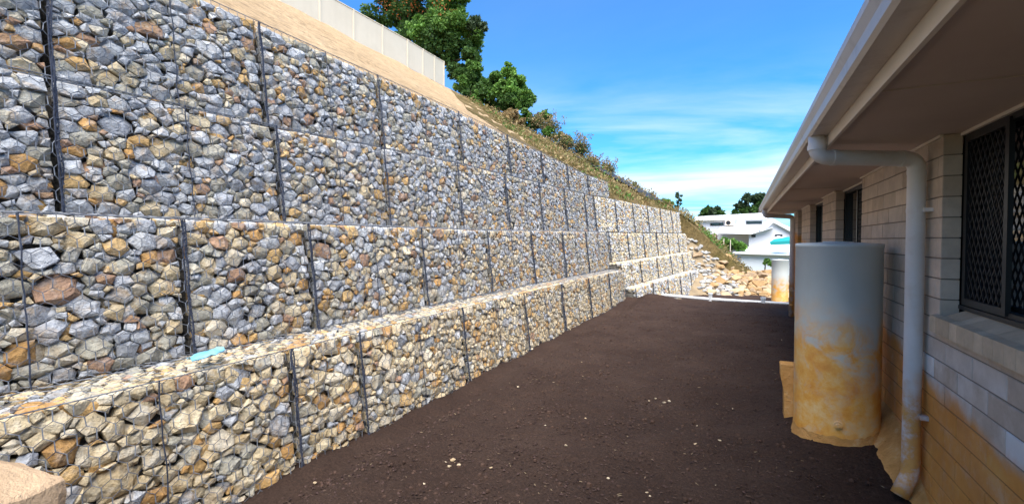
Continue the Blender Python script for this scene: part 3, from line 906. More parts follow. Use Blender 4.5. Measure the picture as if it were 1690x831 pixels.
def window(u0, u1, screens, name='window', full=True):
    """recessed black aluminium slider; screens: list of (a, b) spans with diamond grille"""
    xf = WX + 0.108; t = 0.05; zb = 1.452; zt = SOF - 0.004
    mb = MB()
    mb.box(xf, xf + 0.07, u0 + 0.004, u0 + t, zb, zt); mb.box(xf, xf + 0.07, u1 - t, u1 - 0.004, zb, zt)
    mb.box(xf, xf + 0.07, u0 + t, u1 - t, zb, zb + t); mb.box(xf, xf + 0.07, u0 + t, u1 - t, zt - t, zt)
    mb.box(xf - 0.018, xf - 0.001, u0 + 0.01, u1 - 0.01, zb - 0.004, zb + 0.022)   # sub-sill lip
    w = mb.build('window', MAT_FRAME, house)
    for (a, b) in screens:
        fb = MB(); s = 0.042; xo = xf - 0.012; xi = xf + 0.012
        zl, zh = zb + 0.03, zt - 0.03
        fb.box(xo, xi, a, a + s, zl, zh); fb.box(xo, xi, b - s, b, zl, zh)
        fb.box(xo, xi, a + s, b - s, zl, zl + s); fb.box(xo, xi, a + s, b - s, zh - s, zh)
        so = fb.build('screen_frame', MAT_FRAME, w)
        gb = MB(); a2, b2, z2, z3 = a + s, b - s, zl + s, zh - s
        pu, pz = 0.062, 0.105; slope = pz / pu
        def line(c0, sg):
            # z = z2 + sg*slope*(u-a2) + c0
            pts = []
            for uu in (a2, b2):
                zz = z2 + c0 + sg * slope * (uu - a2); pts.append((uu, zz))
            for zz in (z2, z3):
                uu = a2 + (zz - z2 - c0) / (sg * slope); pts.append((uu, zz))
            ok = sorted({(round(p, 4), round(q, 4)) for p, q in pts if a2 - 1e-6 <= p <= b2 + 1e-6 and z2 - 1e-6 <= q <= z3 + 1e-6})
            if len(ok) >= 2 and (abs(ok[0][0] - ok[-1][0]) > 0.01):
                gb.tube([(xf + (0.001 if sg > 0 else 0.0045), ok[0][0], ok[0][1]), (xf + (0.001 if sg > 0 else 0.0045), ok[-1][0], ok[-1][1])], 0.0052, 4)
        nn = int(((z3 - z2) + slope * (b2 - a2)) / pz) + 2
        for q in range(nn):
            line(-slope * (b2 - a2) + q * pz, 1); line(q * pz, -1)
        gb.build('grille', MAT_SCREEN, w)
    pb = MB(); pb.box(xf + 0.045, xf + 0.05, u0 + t, u1 - t, zb + t, zt - t); pb.build('pane', MAT_GLASS, w)
    mid = (u0 + u1) / 2
    mm = MB(); mm.box(xf + 0.012, xf + 0.044, mid - 0.03, mid + 0.03, zb + t, zt - t); mm.build('mullion', MAT_FRAME, w)
    # sloping sill of bricks on edge
    n = max(3, round((u1 - u0 + 0.10) / 0.118)); du = (u1 - u0 + 0.06) / n
    for q in range(n):
        ya = u0 - 0.03 + q * du + 0.0015; yb = ya + du - 0.003
        sb = MB()
        sb.prism([(WX - 0.045, 1.285), (WX - 0.045, 1.392), (WX + 0.005, 1.402), (WX + 0.106, 1.445), (WX + 0.106, 1.36), (WX - 0.02, 1.29)][::-1], ya, yb)
        if yb > u1 + 0.001 or ya < u0 - 0.001:
            sb = MB(); sb.prism([(WX - 0.045, 1.285), (WX - 0.045, 1.392), (WX - 0.003, 1.40), (WX - 0.003, 1.30), (WX - 0.02, 1.29)][::-1], ya, yb)
        sb.build('sill_brick', MAT_SILL, w)
    return w
window(*WINS[0], [(3.50, 4.07)])
window(*WINS[1], [(6.54, 7.30)])
window(*WINS[2], [(9.41, 10.2)])
window(*WINS[3], [])

# eaves: soffit sheets, fascia, quad gutter, corrugated roof
FX = 0.545
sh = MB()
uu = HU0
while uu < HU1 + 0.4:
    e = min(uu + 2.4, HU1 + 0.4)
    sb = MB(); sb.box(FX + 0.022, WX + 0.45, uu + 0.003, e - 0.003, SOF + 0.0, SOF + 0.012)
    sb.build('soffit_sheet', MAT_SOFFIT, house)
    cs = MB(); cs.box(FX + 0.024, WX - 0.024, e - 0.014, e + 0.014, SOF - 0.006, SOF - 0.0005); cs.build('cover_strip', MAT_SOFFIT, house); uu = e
sb = MB(); sb.box(WX - 0.022, WX - 0.002, HU0, HU1, SOF - 0.022, SOF - 0.001); 
sb = MB()
for i in range(0, len(edges), 2): sb.box(WX - 0.020, WX - 0.002, edges[i], edges[i + 1], SOF - 0.020, SOF - 0.001)
for a, b in WINS: sb.box(WX + 0.085, WX + 0.105, a + .002, b - .002, SOF - 0.020, SOF - 0.001)
sb.build('soffit_bead', MAT_TRIM, house)
fb = MB(); fb.box(FX, FX + 0.019, HU0, HU1 + 0.4, SOF - 0.028, SOF + 0.20); fb.build('fascia', MAT_TRIM, house)
gu = MB()
G0 = 2.655                                                     # gutter underside
prof = [(FX - 0.002, G0 + 0.10), (FX - 0.002, G0), (FX - 0.105, G0 - 0.004), (FX - 0.122, G0 + 0.012), (FX - 0.128, G0 + 0.055), (FX - 0.148, G0 + 0.095),
        (FX - 0.150, G0 + 0.125), (FX - 0.138, G0 + 0.130), (FX - 0.136, G0 + 0.100), (FX - 0.116, G0 + 0.055), (FX - 0.112, G0 + 0.016), (FX - 0.012, G0 + 0.010), (FX - 0.012, G0 + 0.10)]
n = len(prof); vs = [(x, HU0, zz) for x, zz in prof] + [(x, HU1 + 0.42, zz) for x, zz in prof]
fs = [((i + 1) % n, i, n + i, n + (i + 1) % n) for i in range(n)]
gu.add(vs, fs)
gu.box(FX - 0.148, FX - 0.003, HU1 + 0.421, HU1 + 0.424, G0, G0 + 0.128)
g_ = gu.build('gutter', MAT_GUTTER, house)
rb = MB(); pitch = math.tan(rad(20)); nc = int((HU1 + 0.5 - HU0) / 0.019)
vs = []
for i in range(nc + 1):
    y = HU0 + i * 0.019; dz = 0.009 * math.cos(2 * math.pi * i / 4)
    x0 = FX - 0.055; x1 = 5.2
    vs += [(x0, y, G0 + 0.158 + dz), (x1, y, G0 + 0.158 + dz + (x1 - x0) * pitch)]
fs = [(i * 2, i * 2 + 1, i * 2 + 3, i * 2 + 2) for i in range(nc)]
b0 = len(vs); vs2 = [(10 - 0.0 - (v[0] - 0.4), v[1], v[2]) if False else v for v in vs]
rb.add(vs, fs)
rb.add([(5.2, HU0, G0 + 0.158 + 4.71 * pitch), (5.2, HU1 + 0.5, G0 + 0.158 + 4.71 * pitch), (10.0, HU1 + 0.5, G0 + 0.12), (10.0, HU0, G0 + 0.12)], [(0, 1, 2, 3)])
roof = rb.build('roof', MAT_ROOF, house)
gb = MB(); gb.add([(FX + 0.03, HU1 + 0.36, SOF + 0.15), (9.9, HU1 + 0.36, SOF + 0.15), (5.2, HU1 + 0.36, G0 + 0.10 + 4.6 * pitch)], [(0, 1, 2)])
gb.add([(FX + 0.03, HU0 + 0.02, SOF + 0.15), (9.9, HU0 + 0.02, SOF + 0.15), (5.2, HU0 + 0.02, G0 + 0.10 + 4.6 * pitch)], [(0, 2, 1)])
gb.build('gable_wall', MAT_TRIM, house)

def downpipe(ug, uw, zb, shoe, r=0.055, kick=True):
    xo = FX - 0.062; xw = WX - r - 0.018
    zr = 2.505
    pts = fillet([(xo, ug, G0 - 0.001), (xo, ug, zr), (xw, uw, zr - 0.02), (xw, uw, zb + (0.16 if shoe else 0))], 0.085, 8)
    if shoe: pts = pts[:-1] + fillet([pts[-2], (xw, uw, zb + 0.16), (xw - 0.07, uw - 0.03, zb)], 0.05, 4)[1:]
    mb = MB(); mb.tube(pts, r, 20, cap=True)
    d = mb.build('downpipe', MAT_PIPE, house, smooth=True)
    def collar(a, b, k=1.07):
        cb = MB(); cb.tube([a, b], r * k, 20); cb.build('collar', MAT_PIPE, d, smooth=False)
    collar((xo, ug, zr + 0.05), (xo, ug, zr + 0.085), 1.10)
    e = Vector((xw - xo, uw - ug, -0.02)).normalized(); c = Vector((xo, ug, zr)) + e * 0.10; collar(c, c + e * 0.035)
    c = Vector((xw, uw, zr - 0.02)) - e * 0.12; collar(c, c + e * 0.03)
    for zz in (zr - 0.13, 0.27): collar((xw, uw, zz), (xw, uw, zz + 0.03), 1.05)
    for zz in (2.1, 0.62):
        bb = MB(); bb.box(xw + r * 0.5, WX + 0.001, uw - r - 0.035, uw + r + 0.035, zz, zz + 0.028); bb.tube([(xw, uw, zz), (xw, uw, zz + 0.028)], r * 1.04, 20); bb.build('bracket', MAT_PIPE, d)
downpipe(4.10, 4.36, 0.03, True)
downpipe(13.2, 13.75, -0.05, False)
mb = MB(); mb.tube([(WX - 0.02, 4.21, 2.02), (WX - 0.02, 4.21, 2.05)], 0.006, 6)

# clay caked along the wall foot between tank and downpipe
def clay_bank():
    verts = []; faces = []; N, K = 44, 10
    for i in range(N + 1):
        u = 3.55 + 2.7 * i / N
        w = (0.10 + 0.14 * sm(4.1, 4.8, u) + 0.05 * noise.noise(Vector((u * 4, 0, 0)))) * sm(3.5, 3.8, u)
        hgt = 0.10 + 0.16 * sm(4.0, 4.9, u)
        for j in range(K + 1):
            f = j / K; x = WX + 0.02 - (w + 0.02) * f
            zz = soil_z(u, -x) - 0.03 + (hgt + 0.03) * (1 - f) ** 1.6 + 0.02 * noise.noise(Vector((u * 9, x * 9, 1))) 
            verts.append((x, u, zz))
    for i in range(N):
        for j in range(K):
            a = i * (K + 1) + j; faces.append((a, a + 1, a + K + 2, a + K + 1))
    tag(mesh_obj('clay_bank', verts, faces, MAT_CLAY, smooth=True), 'orange clay caked along the wall foot beside the big tank', 'clay', kind='structure')
clay_bank()

# ------------------------------------------------------------------ water tanks
def tank(c, r, z0, z1, label, MAT_TANK=MAT_TANK):
    root = empty('water_tank', Vector((c[0], c[1], z0))); WLOC[root.name] = Vector((c[0], c[1], z0))
    tag(root, label, 'tank', 'round water tanks beside the block house')
    mb = MB(); H = z1 - z0
    mb.lathe((c[0], c[1], z0), [(0.0, 0.0), (r * 1.015, 0.0), (r * 1.015, 0.02), (r, 0.05), (r * 0.998, H * 0.33), (r * 1.0, H * 0.66), (r, H - 0.035), (r * 1.012, H - 0.03), (r * 1.012, H - 0.008), (r * 0.99, H), (r * 0.9, H + 0.004), (r * 0.4, H + 0.012), (0.0, H + 0.014)], 72)
    mb.build('body', MAT_TANK, root, smooth=True)
    lb = MB(); lb.lathe((c[0], c[1], z0 + H + 0.008), [(0, 0.012), (r * 0.35, 0.012), (r * 0.36, 0.0)], 32); lb.build('lid', MAT_TANK, root)
    return root
TC = (0.792, 5.22); TR = 0.335
tk = tank(TC, TR, 0.02, 1.868, 'large grey water tank stained orange below, beside the near downpipe')
# bung and mud apron of the near tank
mb = MB(); a = math.atan2(-TC[1], -TC[0] + 0.35)
bx_, by_ = TC[0] + math.cos(a) * TR, TC[1] + math.sin(a) * TR
dv = Vector((math.cos(a), math.sin(a), 0))
q = Vector((bx_, by_, 0.30)); mb.tube([q - dv * 0.01, q + dv * 0.012], 0.034, 14); mb.tube([q + dv * 0.01, q + dv * 0.026], 0.018, 6); mb.build('bung', MAT_TANK, tk)
def apron():
    verts = []; faces = []; N = 72; prof = [(1.0, 0.10), (1.02, 0.05), (1.06, 0.015), (1.12, -0.04)]
    for j in range(N):
        t = 2 * math.pi * j / N
        wob = 0.5 + 0.7 * abs(noise.noise(Vector((math.cos(t) * 3, math.sin(t) * 3, 4))))
        for (f, zz) in prof:
            rr = TR * (1.003 + (f - 1) * wob * 0.7)
            x, y = TC[0] + rr * math.cos(t), TC[1] + rr * math.sin(t)
            verts.append((x, y, soil_z(y, -x) + zz * (0.45 + wob * 0.5) + 0.006 * noise.noise(Vector((x * 30, y * 30, 0)))))
    for j in range(N):
        for q in range(3):
            faces.append((j * 4 + q, j * 4 + q + 1, ((j + 1) % N) * 4 + q + 1, ((j + 1) % N) * 4 + q))
    mesh_obj('mud_apron', verts, faces, MAT_CLAY, tk, (TC[0], TC[1], 0.1), smooth=True)
apron()
tank((1.36, 21.5), 0.30, -0.52, 1.13, 'small grey water tank in the distance beyond the far downpipe', MAT_TANK_FAR)

# pale fitting standing behind the tank
mb = MB(); c0 = (0.475, 5.62)
mb.prism([(c0[0] - 0.11, 0.62), (c0[0] - 0.105, 0.50), (c0[0] - 0.075, 0.36), (c0[0] - 0.07, 0.06), (c0[0] + 0.10, 0.06), (c0[0] + 0.10, 0.63), (c0[0] - 0.10, 0.63)][::-1], c0[1] - 0.08, c0[1] + 0.08)
o = mb.build('concrete_block', MAT_CLAY); tag(o, 'pale clay stained concrete block standing behind the big tank', 'block')

# ------------------------------------------------------------------ white drain pipe across the yard
dp = empty('drain_pipe', P(15.75, 0.5, 0.0)); WLOC[dp.name] = P(15.75, 0.5, 0.0)
tag(dp, 'white plastic drain pipe lying across the yard end', 'pipe')
mb = MB(); mb.tube([P(15.55, 2.3, 0.16), P(15.60, 0.95, 0.10), P(15.62, -0.2, 0.08), P(15.65, -1.5, 0.07)], 0.05, 14); mb.build('pipe', MAT_PVC, dp, smooth=True)
for (u, v, hh) in ((15.6, 0.86, 0.24), (15.40, -0.56, 0.20)):
    rb = MB(); rb.tube([P(u, v, -0.05), P(u, v, hh)], 0.055, 14); rb.tube([P(u, v, hh), P(u, v, hh + 0.05)], 0.07, 14); rb.build('riser', MAT_PVC, dp, smooth=False)

# ------------------------------------------------------------------ boulders
def rock(name, c, size, rng, col, label, cat='boulder', group=None, npts=26, squash=(1, 1, 0.75), boxy=0.0, rot=None, sub=1):
    pts = []
    for _ in range(npts):
        d = Vector((rng.normal(), rng.normal(), rng.normal())).normalized()
        if boxy > 0:
            m = max(abs(d.x), abs(d.y), abs(d.z)); d = d.lerp(d / m, boxy)
        q = 0.86 + 0.2 * rng.random()
        pts.append(Vector((d.x * squash[0], d.y * squash[1], d.z * squash[2])) * size * q)
    a = rng.random() * 6.28 if rot is None else rot
    ca, sa = math.cos(a), math.sin(a)
    pts = [Vector((p.x * ca - p.y * sa, p.x * sa + p.y * ca, p.z)) for p in pts]
    vs, fs = hull([tuple(p) for p in pts])
    lowz = min(v[2] for v in vs)
    base = Vector(c)
    vs = [Vector(v) + base - Vector((0, 0, lowz + 0.12 * size)) for v in vs]
    o = mesh_obj(name, vs, fs, MAT_BOULDER, loc=base, cols=[(*col, 1)] * len(vs))
    tag(o, label, cat, group)
    return o
rg = np.random.default_rng(5)

# big sandstone block at the lower left corner, close to the camera
def corner_block():
    bm = bmesh.new()
    o = Vector((-2.96, 0.76, 0.0))
    prng = np.random.default_rng(21)
    bmesh.ops.create_cube(bm, size=2.0)
    bmesh.ops.subdivide_edges(bm, edges=bm.edges[:], cuts=13, use_grid_fill=True)
    for v in bm.verts:
        d = v.co; m = (abs(d.x) ** 18 + abs(d.y) ** 18 + abs(d.z) ** 18) ** (1 / 18); d = d / m
        v.co = Vector((d.x * 0.235, d.y * 0.42 - 0.20, d.z * 0.46 + 0.40))
    rm = Matrix.Rotation(rad(14), 3, 'Z') @ Matrix.Rotation(rad(2.5), 3, 'Y')
    for v in bm.verts:
        p = v.co
        n = Vector((noise.noise(p * 3.1), noise.noise(p * 3.1 + Vector((7, 1, 2))), noise.noise(p * 3.1 + Vector((1, 9, 4))))) * 0.035
        n += Vector((noise.noise(p * 11), noise.noise(p * 11 + Vector((7, 1, 2))), noise.noise(p * 11 + Vector((1, 9, 4))))) * 0.010
        v.co = rm @ (p + n) 
    bm.verts.index_update()
    vs = [v.co + o for v in bm.verts]; fs = [tuple(v.index for v in f.verts) for f in bm.faces]; bm.free()
    ob = mesh_obj('sandstone_block', vs, fs, MAT_BOULDER, loc=o, cols=[(0.56, 0.40, 0.255, 1)] * len(vs))
    tag(ob, 'large pale orange sandstone block in the bottom left corner', 'boulder')
corner_block()

# riprap bank past the end of the wall
def bank_z(u, v):
    t = (u - 23.0)
    z = -0.66 + (0.17 + 0.05 * sm(-0.5, 2.0, v)) * max(0, u - 23.4) + 0.34 * max(0.0, v - 0.7) + 0.10 * max(0, v - 0.7) ** 2
    if u < 23.4: z -= 0.5 * (23.4 - u)
    return max(z, hill_z(28.4, v) - 0.80 * (28.4 - u)) if v < 3.4 and u < 28.4 else z
def build_bank():
    verts = []; faces = []; N, K = 40, 44
    for i in range(N + 1):
        u = 22.2 + 15 * i / N
        for j in range(K + 1):
            v = -9 + 14.5 * j / K
            z = min(bank_z(u, v), 3.1); z -= 5.0 * sm(28.0, 29.5, u)
            verts.append(P(u, v, z + 0.06 * fbm(u, v, 0, 3)))
    for i in range(N):
        for j in range(K):
            a = i * (K + 1) + j; faces.append((a, a + 1, a + K + 2, a + K + 1))
    tag(mesh_obj('dirt_bank', verts, faces, MAT_DIRT, smooth=True), 'yellow dirt bank under the loose rocks', 'bank', kind='structure')
build_bank()
placed = []
def rip_label(i, size, pale, u, v):
    a = 'pale grey' if pale else 'yellow sandstone'
    return a
def too_close(u, v, s, f=0.56):
    return any((u - a) ** 2 + (v - b) ** 2 < ((s + c) * f) ** 2 for a, b, c in placed)
for it in range(4000):
    u = 23.0 + 5.0 * rg.random(); v = -1.9 + 4.7 * rg.random()
    pale = rg.random() < sm(0.3, 1.5, v - 0.05 * (u - 25)) 
    s = (0.13 + 0.14 * rg.random() ** 1.5) if pale else (0.17 + 0.24 * rg.random() ** 1.6)
    if v > bend(2.93, u) - 0.15 and u < 25.0: continue
    if v > bend(3.42, u) - 0.1 and u < 25.7: continue
    if too_close(u, v, s): continue
    placed.append((u, v, s))
    if len(placed) > 340: break
for (u, v, s) in placed:
    pale = s < 0.215 and v > 0.2
    col = [(0.36, 0.36, 0.35), (0.44, 0.40, 0.33), (0.30, 0.29, 0.27), (0.42, 0.42, 0.41)][rg.integers(4)] if pale else [(0.46, 0.32, 0.17), (0.42, 0.27, 0.13), (0.50, 0.39, 0.25), (0.38, 0.28, 0.18)][rg.integers(4)]
    rock('rock', P(u, v, bank_z(u, v)), s, rg, col,
         'small pale grey rock in the loose bank beside the wall end' if pale else 'yellow sandstone rock in the loose bank behind the yard',
         'rock', 'pale rocks tumbled beside the wall end' if pale else 'yellow rocks of the loose bank', npts=16, squash=(1.1, 0.9, 0.62))

# ------------------------------------------------------------------ small things on the soil
def on_soil(px, py):
    """world point on the flat soil under a photo pixel, used only to read positions off"""
    d = Vector(((px - 845) / FPX, -(py - 415.5) / FPX, -1)); d = cam.rotation_euler.to_matrix() @ d
    t = -1.9 / d.z; p = Vector((0, 0, 1.9)) + d * t
    return p
pb = [(748, 762, 2.2), (742, 771, 1.6), (757, 770, 1.6), (736, 765, 1.1), (855, 643, 1.6), (934, 735, 1.4), (1148, 733, 1.6), (1188, 725, 1.5), (1004, 790, 1.2),
      (810, 774, 1.2), (520, 789, 1.4), (1095, 664, 2.4), (1082, 657, 1.6), (1104, 661, 1.8), (1071, 661, 1.2), (1210, 672, 1.2), (966, 691, 1.1), (1068, 815, 1.4), (1073, 822, 1.2),
      (1290, 560, 1.0), (960, 600, 1.0), (1238, 610, 0.9), (1150, 700, 1.0), (900, 700, 0.9), (1180, 800, 1.0), (700, 800, 1.1)]
for (px, py, s) in pb:
    p = on_soil(px, py); u, v = p.y, -p.x
    zz = soil_z(u, v) + 0.012
    size = 0.0095 * s
    pts = [Vector((rg.normal(), rg.normal(), rg.normal())).normalized() * size * (0.8 + 0.5 * rg.random()) for _ in range(14)]
    vs, fs = hull([(q.x * 1.2 + p.x, q.y + p.y, q.z * 0.7 + zz) for q in pts])
    o = mesh_obj('pebble', vs, fs, MAT_PEBBLE, loc=(p.x, p.y, zz))
    tag(o, 'small pale pebble lying on the dark soil', 'pebble', 'pale pebbles scattered on the dark soil')

def mulch():
    rr = np.random.default_rng(3); mb = MB()
    N = 22000
    for _ in range(N):
        u = 2.2 + 13.2 * rr.random() ** 1.5; v = -1.0 + 4.1 * rr.random()
        zz = soil_z(u, v) + 0.008
        t = rr.random()
        if t < 0.72:
            s = 0.003 + 0.009 * rr.random() ** 2.5; q = 0.4 + rr.random() * 0.9; col = (0.052 * q, 0.033 * q, 0.029 * q, 1)
            asp = 1.0
        elif t < 0.965:
            s = 0.003 + 0.006 * rr.random(); q = 0.5 + rr.random() * 0.8; col = (0.060 * q, 0.040 * q, 0.031 * q, 1); asp = 2.2
        else:
            s = 0.002 + 0.005 * rr.random() ** 2; col = (0.20, 0.15, 0.095, 1); asp = 2.0 + 2 * rr.random()
        a = rr.random() * 6.28; ca, sa = math.cos(a), math.sin(a)
        def w(x, y, z_): return (-v + (x * ca - y * sa), u + (x * sa + y * ca), zz + z_)
        l = s * asp; wd = s * 0.6 if asp > 1 else s
        mb.add([w(-l, -wd, -s * .3), w(l, -wd * .8, -s * .2 + rr.random() * s * .4), w(l * .9, wd, 0), w(-l * .8, wd * .9, rr.random() * s * .5), w(0, 0, s * (0.9 if asp == 1 else 0.5))],
               [(0, 1, 4), (1, 2, 4), (2, 3, 4), (3, 0, 4)], col)
    for _ in range(2600):                    # firmer clods
        u = 2.6 + 11 * rr.random() ** 1.3; v = -1.0 + 4.05 * rr.random()
        if noise.noise(Vector((u * 0.9, v * 0.9, 6))) + rr.normal() * 0.3 < 0.0: continue
        s = 0.008 + 0.016 * rr.random() ** 2; zz = soil_z(u, v) + 0.012; q = 0.7 + 0.5 * rr.random()
        ring = [(-v + s * (0.8 + 0.5 * rr.random()) * math.cos(a + rr.random() * 0.5), u + s * (0.8 + 0.5 * rr.random()) * math.sin(a + rr.random() * 0.5)) for a in (0, 1.26, 2.5, 3.8, 5.0)]
        mb.add([(x, y, zz - s * 0.7) for x, y in ring] + [(-v + (x + v) * 0.8, u + (y - u) * 0.8, zz + s * 0.35 * rr.random()) for x, y in ring] + [(-v, u, zz + s * 0.6)],
               [(i, (i + 1) % 5, 5 + (i + 1) % 5, 5 + i) for i in range(5)] + [(5 + i, 5 + (i + 1) % 5, 10) for i in range(5)], (0.060 * q, 0.037 * q, 0.028 * q, 1))
    o = mb.build('soil_crumbs', MAT_CHIP, loc=Vector((0, 0, 0)))
    tag(o, 'dark crumbs and wood chips strewn over the soil', 'mulch', kind='stuff')
mulch()

# crumpled blue plastic on the bottom ledge
def blue_scrap():
    verts = []; faces = []; N, K = 26, 8
    for i in range(N + 1):
        f = i / N
        for j in range(K + 1):
            g = j / K - 0.5
            u = 1.98 + 0.26 * f
            wdt = 0.12 * (0.35 + 0.75 * math.sin(math.pi * min(1, 0.12 + f * 0.8)) )
            v = 3.50 + g * wdt * 1.0 + 0.03 * f
            zz = 1.055 + 0.02 * (1 - (2 * g) ** 2) + 0.018 * noise.noise(Vector((f * 5, g * 3, 2))) + 0.02 * f
            verts.append(P(u, v, zz))
    for i in range(N):
        for j in range(K):
            a = i * (K + 1) + j; faces.append((a, a + 1, a + K + 2, a + K + 1))
    nv = len(verts); verts += [v - Vector((0, 0, 0.006)) for v in verts]
    faces += [tuple(q + nv for q in reversed(f)) for f in faces]
    tag(mesh_obj('plastic_scrap', verts, faces, MAT_BLUE, loc=P(2.1, 3.5, 1.0), smooth=True), 'crumpled light blue plastic scrap on the bottom ledge', 'plastic')
blue_scrap()

# ------------------------------------------------------------------ vegetation
def leaves(mb, c, rx, ry, rz, n, size, cols, rng, shell=0.55, droop=0.0, asp=2.0):
    c = Vector(c)
    for _ in range(n):
        d = Vector((rng.normal(), rng.normal(), rng.normal())).normalized()
        q = shell + (1 - shell) * rng.random() ** 0.6
        p = c + Vector((d.x * rx, d.y * ry, d.z * rz)) * q
        s = size * (0.6 + 0.8 * rng.random())
        ax = (d + Vector((rng.normal(), rng.normal(), rng.normal() - droop)) * 0.7).normalized()
        sd = ax.cross(Vector((rng.normal(), rng.normal(), rng.normal()))).normalized()
        col = cols[rng.integers(len(cols))]; b = 0.75 + 0.5 * rng.random(); col = (col[0] * b, col[1] * b, col[2] * b, 1)
        a = p - ax * s * asp * 0.5; e = p + ax * s * asp * 0.5; m1 = p + sd * s * 0.5; m2 = p - sd * s * 0.5
        mb.add([a, m1, e, m2], [(0, 1, 2, 3)], col)

G_DARK = [(0.045, 0.10, 0.022), (0.06, 0.13, 0.03), (0.08, 0.155, 0.033)]
G_MID = [(0.075, 0.17, 0.03), (0.11, 0.22, 0.04), (0.14, 0.255, 0.05)]
G_LIGHT = [(0.14, 0.29, 0.05), (0.19, 0.34, 0.065), (0.11, 0.24, 0.04)]
G_DRY = [(0.32, 0.225, 0.10), (0.38, 0.28, 0.14), (0.24, 0.165, 0.07), (0.20, 0.18, 0.06)]
G_ORANGE = [(0.40, 0.09, 0.025), (0.46, 0.14, 0.03)]
G_GUM = [(0.05, 0.085, 0.04), (0.07, 0.11, 0.05), (0.04, 0.065, 0.03)]

def tree(name, base, clumps, label, cat='tree', group=None, seed=1, leaf=0.16, dens=1.0, trunk_r=0.16, forks=None, flowers=None):
    """clumps: (x, y, z, r, palette) relative to base; crown = leaf clusters around each clump"""
    rng = np.random.default_rng(seed); base = Vector(base)
    root = empty(name, base); WLOC[root.name] = base; tag(root, label, cat, group)
    tb = MB(); hub = base + Vector((0, 0, max(0.15, min(c[2] for c in clumps) * 0.55)))
    tb.tube([base - Vector((0, 0, 0.3)), base + (hub - base) * 0.5 + Vector((rng.normal() * .05, rng.normal() * .05, 0)), hub], [trunk_r * 1.2, trunk_r, trunk_r * 0.8], 8)
    for c in clumps:
        t = base + Vector(c[:3]); m = hub.lerp(t, 0.5) + Vector((rng.normal(), rng.normal(), rng.normal())) * 0.12 * (t - hub).length * 0.6
        tb.tube([hub, m, t], [trunk_r * 0.6, trunk_r * 0.35, trunk_r * 0.08], 5)
    tb.build('trunk', MAT_BARK, root)
    cb = MB()
    for (x, y, z, r, pal) in clumps:
        n_sub = max(5, int(13 * dens))
        for _ in range(n_sub):
            d = Vector((rng.normal(), rng.normal(), rng.normal() * 0.8)).normalized() * r * (0.45 + 0.55 * rng.random())
            rr = r * (0.25 + 0.22 * rng.random())
            n = int(34 * dens * (rr / leaf) ** 1.25) + 10
            leaves(cb, base + Vector((x, y, z)) + d, rr, rr, rr * 0.8, n, leaf, pal, rng, 0.25)
    o = cb.build('crown', MAT_LEAF, root)
    if flowers:
        fb = MB()
        for (x, y, z, r, n) in flowers:
            leaves(fb, base + Vector((x, y, z)), r, r, r * 0.6, n, leaf * 0.8, G_ORANGE, rng, 0.5, asp=1.2)
        fb.build('blossom', MAT_LEAF, root)
    return root

def ray_pt(px, py, dist_u):
    """world point seen at photo pixel (px,py) at yard distance u"""
    d = cam.rotation_euler.to_matrix() @ Vector(((px - 845) / FPX, -(py - 415.5) / FPX, -1))
    t = dist_u / d.y; return Vector((0, 0, 1.9)) + d * t

def grow(name, px, py_base, u, blobs, label, seed, leaf=0.14, dens=1.0, trunk_r=0.1, flowers=None, cat='shrub', group=None, base_z=None):
    """blobs in photo pixels: (px, py, radius_px, du, palette), placed round yard distance u"""
    base = ray_pt(px, py_base, u)
    if base_z is not None: base.z = base_z
    sc_ = (ray_pt(px + 1, py_base, u) - ray_pt(px, py_base, u)).length
    cl = []
    for (bx, by, br, du, pal) in blobs:
        p = ray_pt(bx, by, u + du) - base; cl.append((p.x, p.y, p.z, br * sc_ * 0.93, pal))
    fl = None
    if flowers:
        fl = []
        for (bx, by, br, du, n) in flowers:
            p = ray_pt(bx, by, u + du) - base; fl.append((p.x, p.y, p.z, br * sc_, n))
    return tree(name, base, cl, label, cat, group, seed, leaf, dens, trunk_r, flowers=fl)

# tree with orange blossom behind the fence
grow('flowering_tree', 715, 128, 32.5, [
    (640, 25, 34, 0, G_DARK), (690, 20, 42, 1.0, G_DARK), (735, 30, 42, -0.5, G_MID), (680, 62, 36, 0.3, G_DARK), (725, 80, 34, -0.6, G_DARK), (765, 60, 30, 0.5, G_MID), (715, -20, 46, 0, G_MID), (655, -22, 40, 0, G_DARK),
    (760, 100, 24, 0, G_DARK), (785, 45, 15, 0, G_GUM), (780, 92, 14, -0.3, G_DARK), (752, 5, 20, 0.2, G_MID), (700, 50, 26, -1.4, G_MID), (690, 55, 18, -2.0, G_LIGHT)],
    'tall dense tree with orange blossom behind the cream fence', 11, leaf=0.14, dens=1.15, trunk_r=0.2, cat='tree',
    flowers=[(660, 8, 26, -1.9, 120), (700, 6, 24, -1.6, 90), (735, 22, 16, -1.8, 40), (640, 14, 18, -1.2, 40), (725, -12, 20, -1.8, 60)])
# shrubs below the fence end
grow('leafy_shrub', 775, 168, 28.5, [(770, 130, 20, 0, G_DARK), (790, 135, 22, 0.3, G_MID), (805, 155, 20, -0.3, G_DARK), (782, 112, 12, 0, G_MID)], 'dark green shrub at the fence end above the sand', 12, leaf=0.12, dens=1.3)
grow('leafy_shrub', 838, 190, 28.0, [(825, 150, 22, 0, G_MID), (848, 140, 22, 0.3, G_LIGHT), (840, 118, 12, 0, G_LIGHT), (858, 168, 20, -0.2, G_MID), (832, 172, 18, -0.4, G_DARK), (815, 128, 12, 0.4, G_MID)], 'bright green bushy shrub on the skyline right of the fence', 13, leaf=0.12, dens=1.3)
grow('leafy_shrub', 772, 160, 28.0, [(762, 138, 14, 0, G_MID), (778, 150, 16, 0.2, G_DARK), (758, 124, 9, 0, G_DARK), (792, 158, 14, -0.2, G_MID)], 'rounded green shrub tucked under the tree at the sand edge', 19, leaf=0.11, dens=1.2)
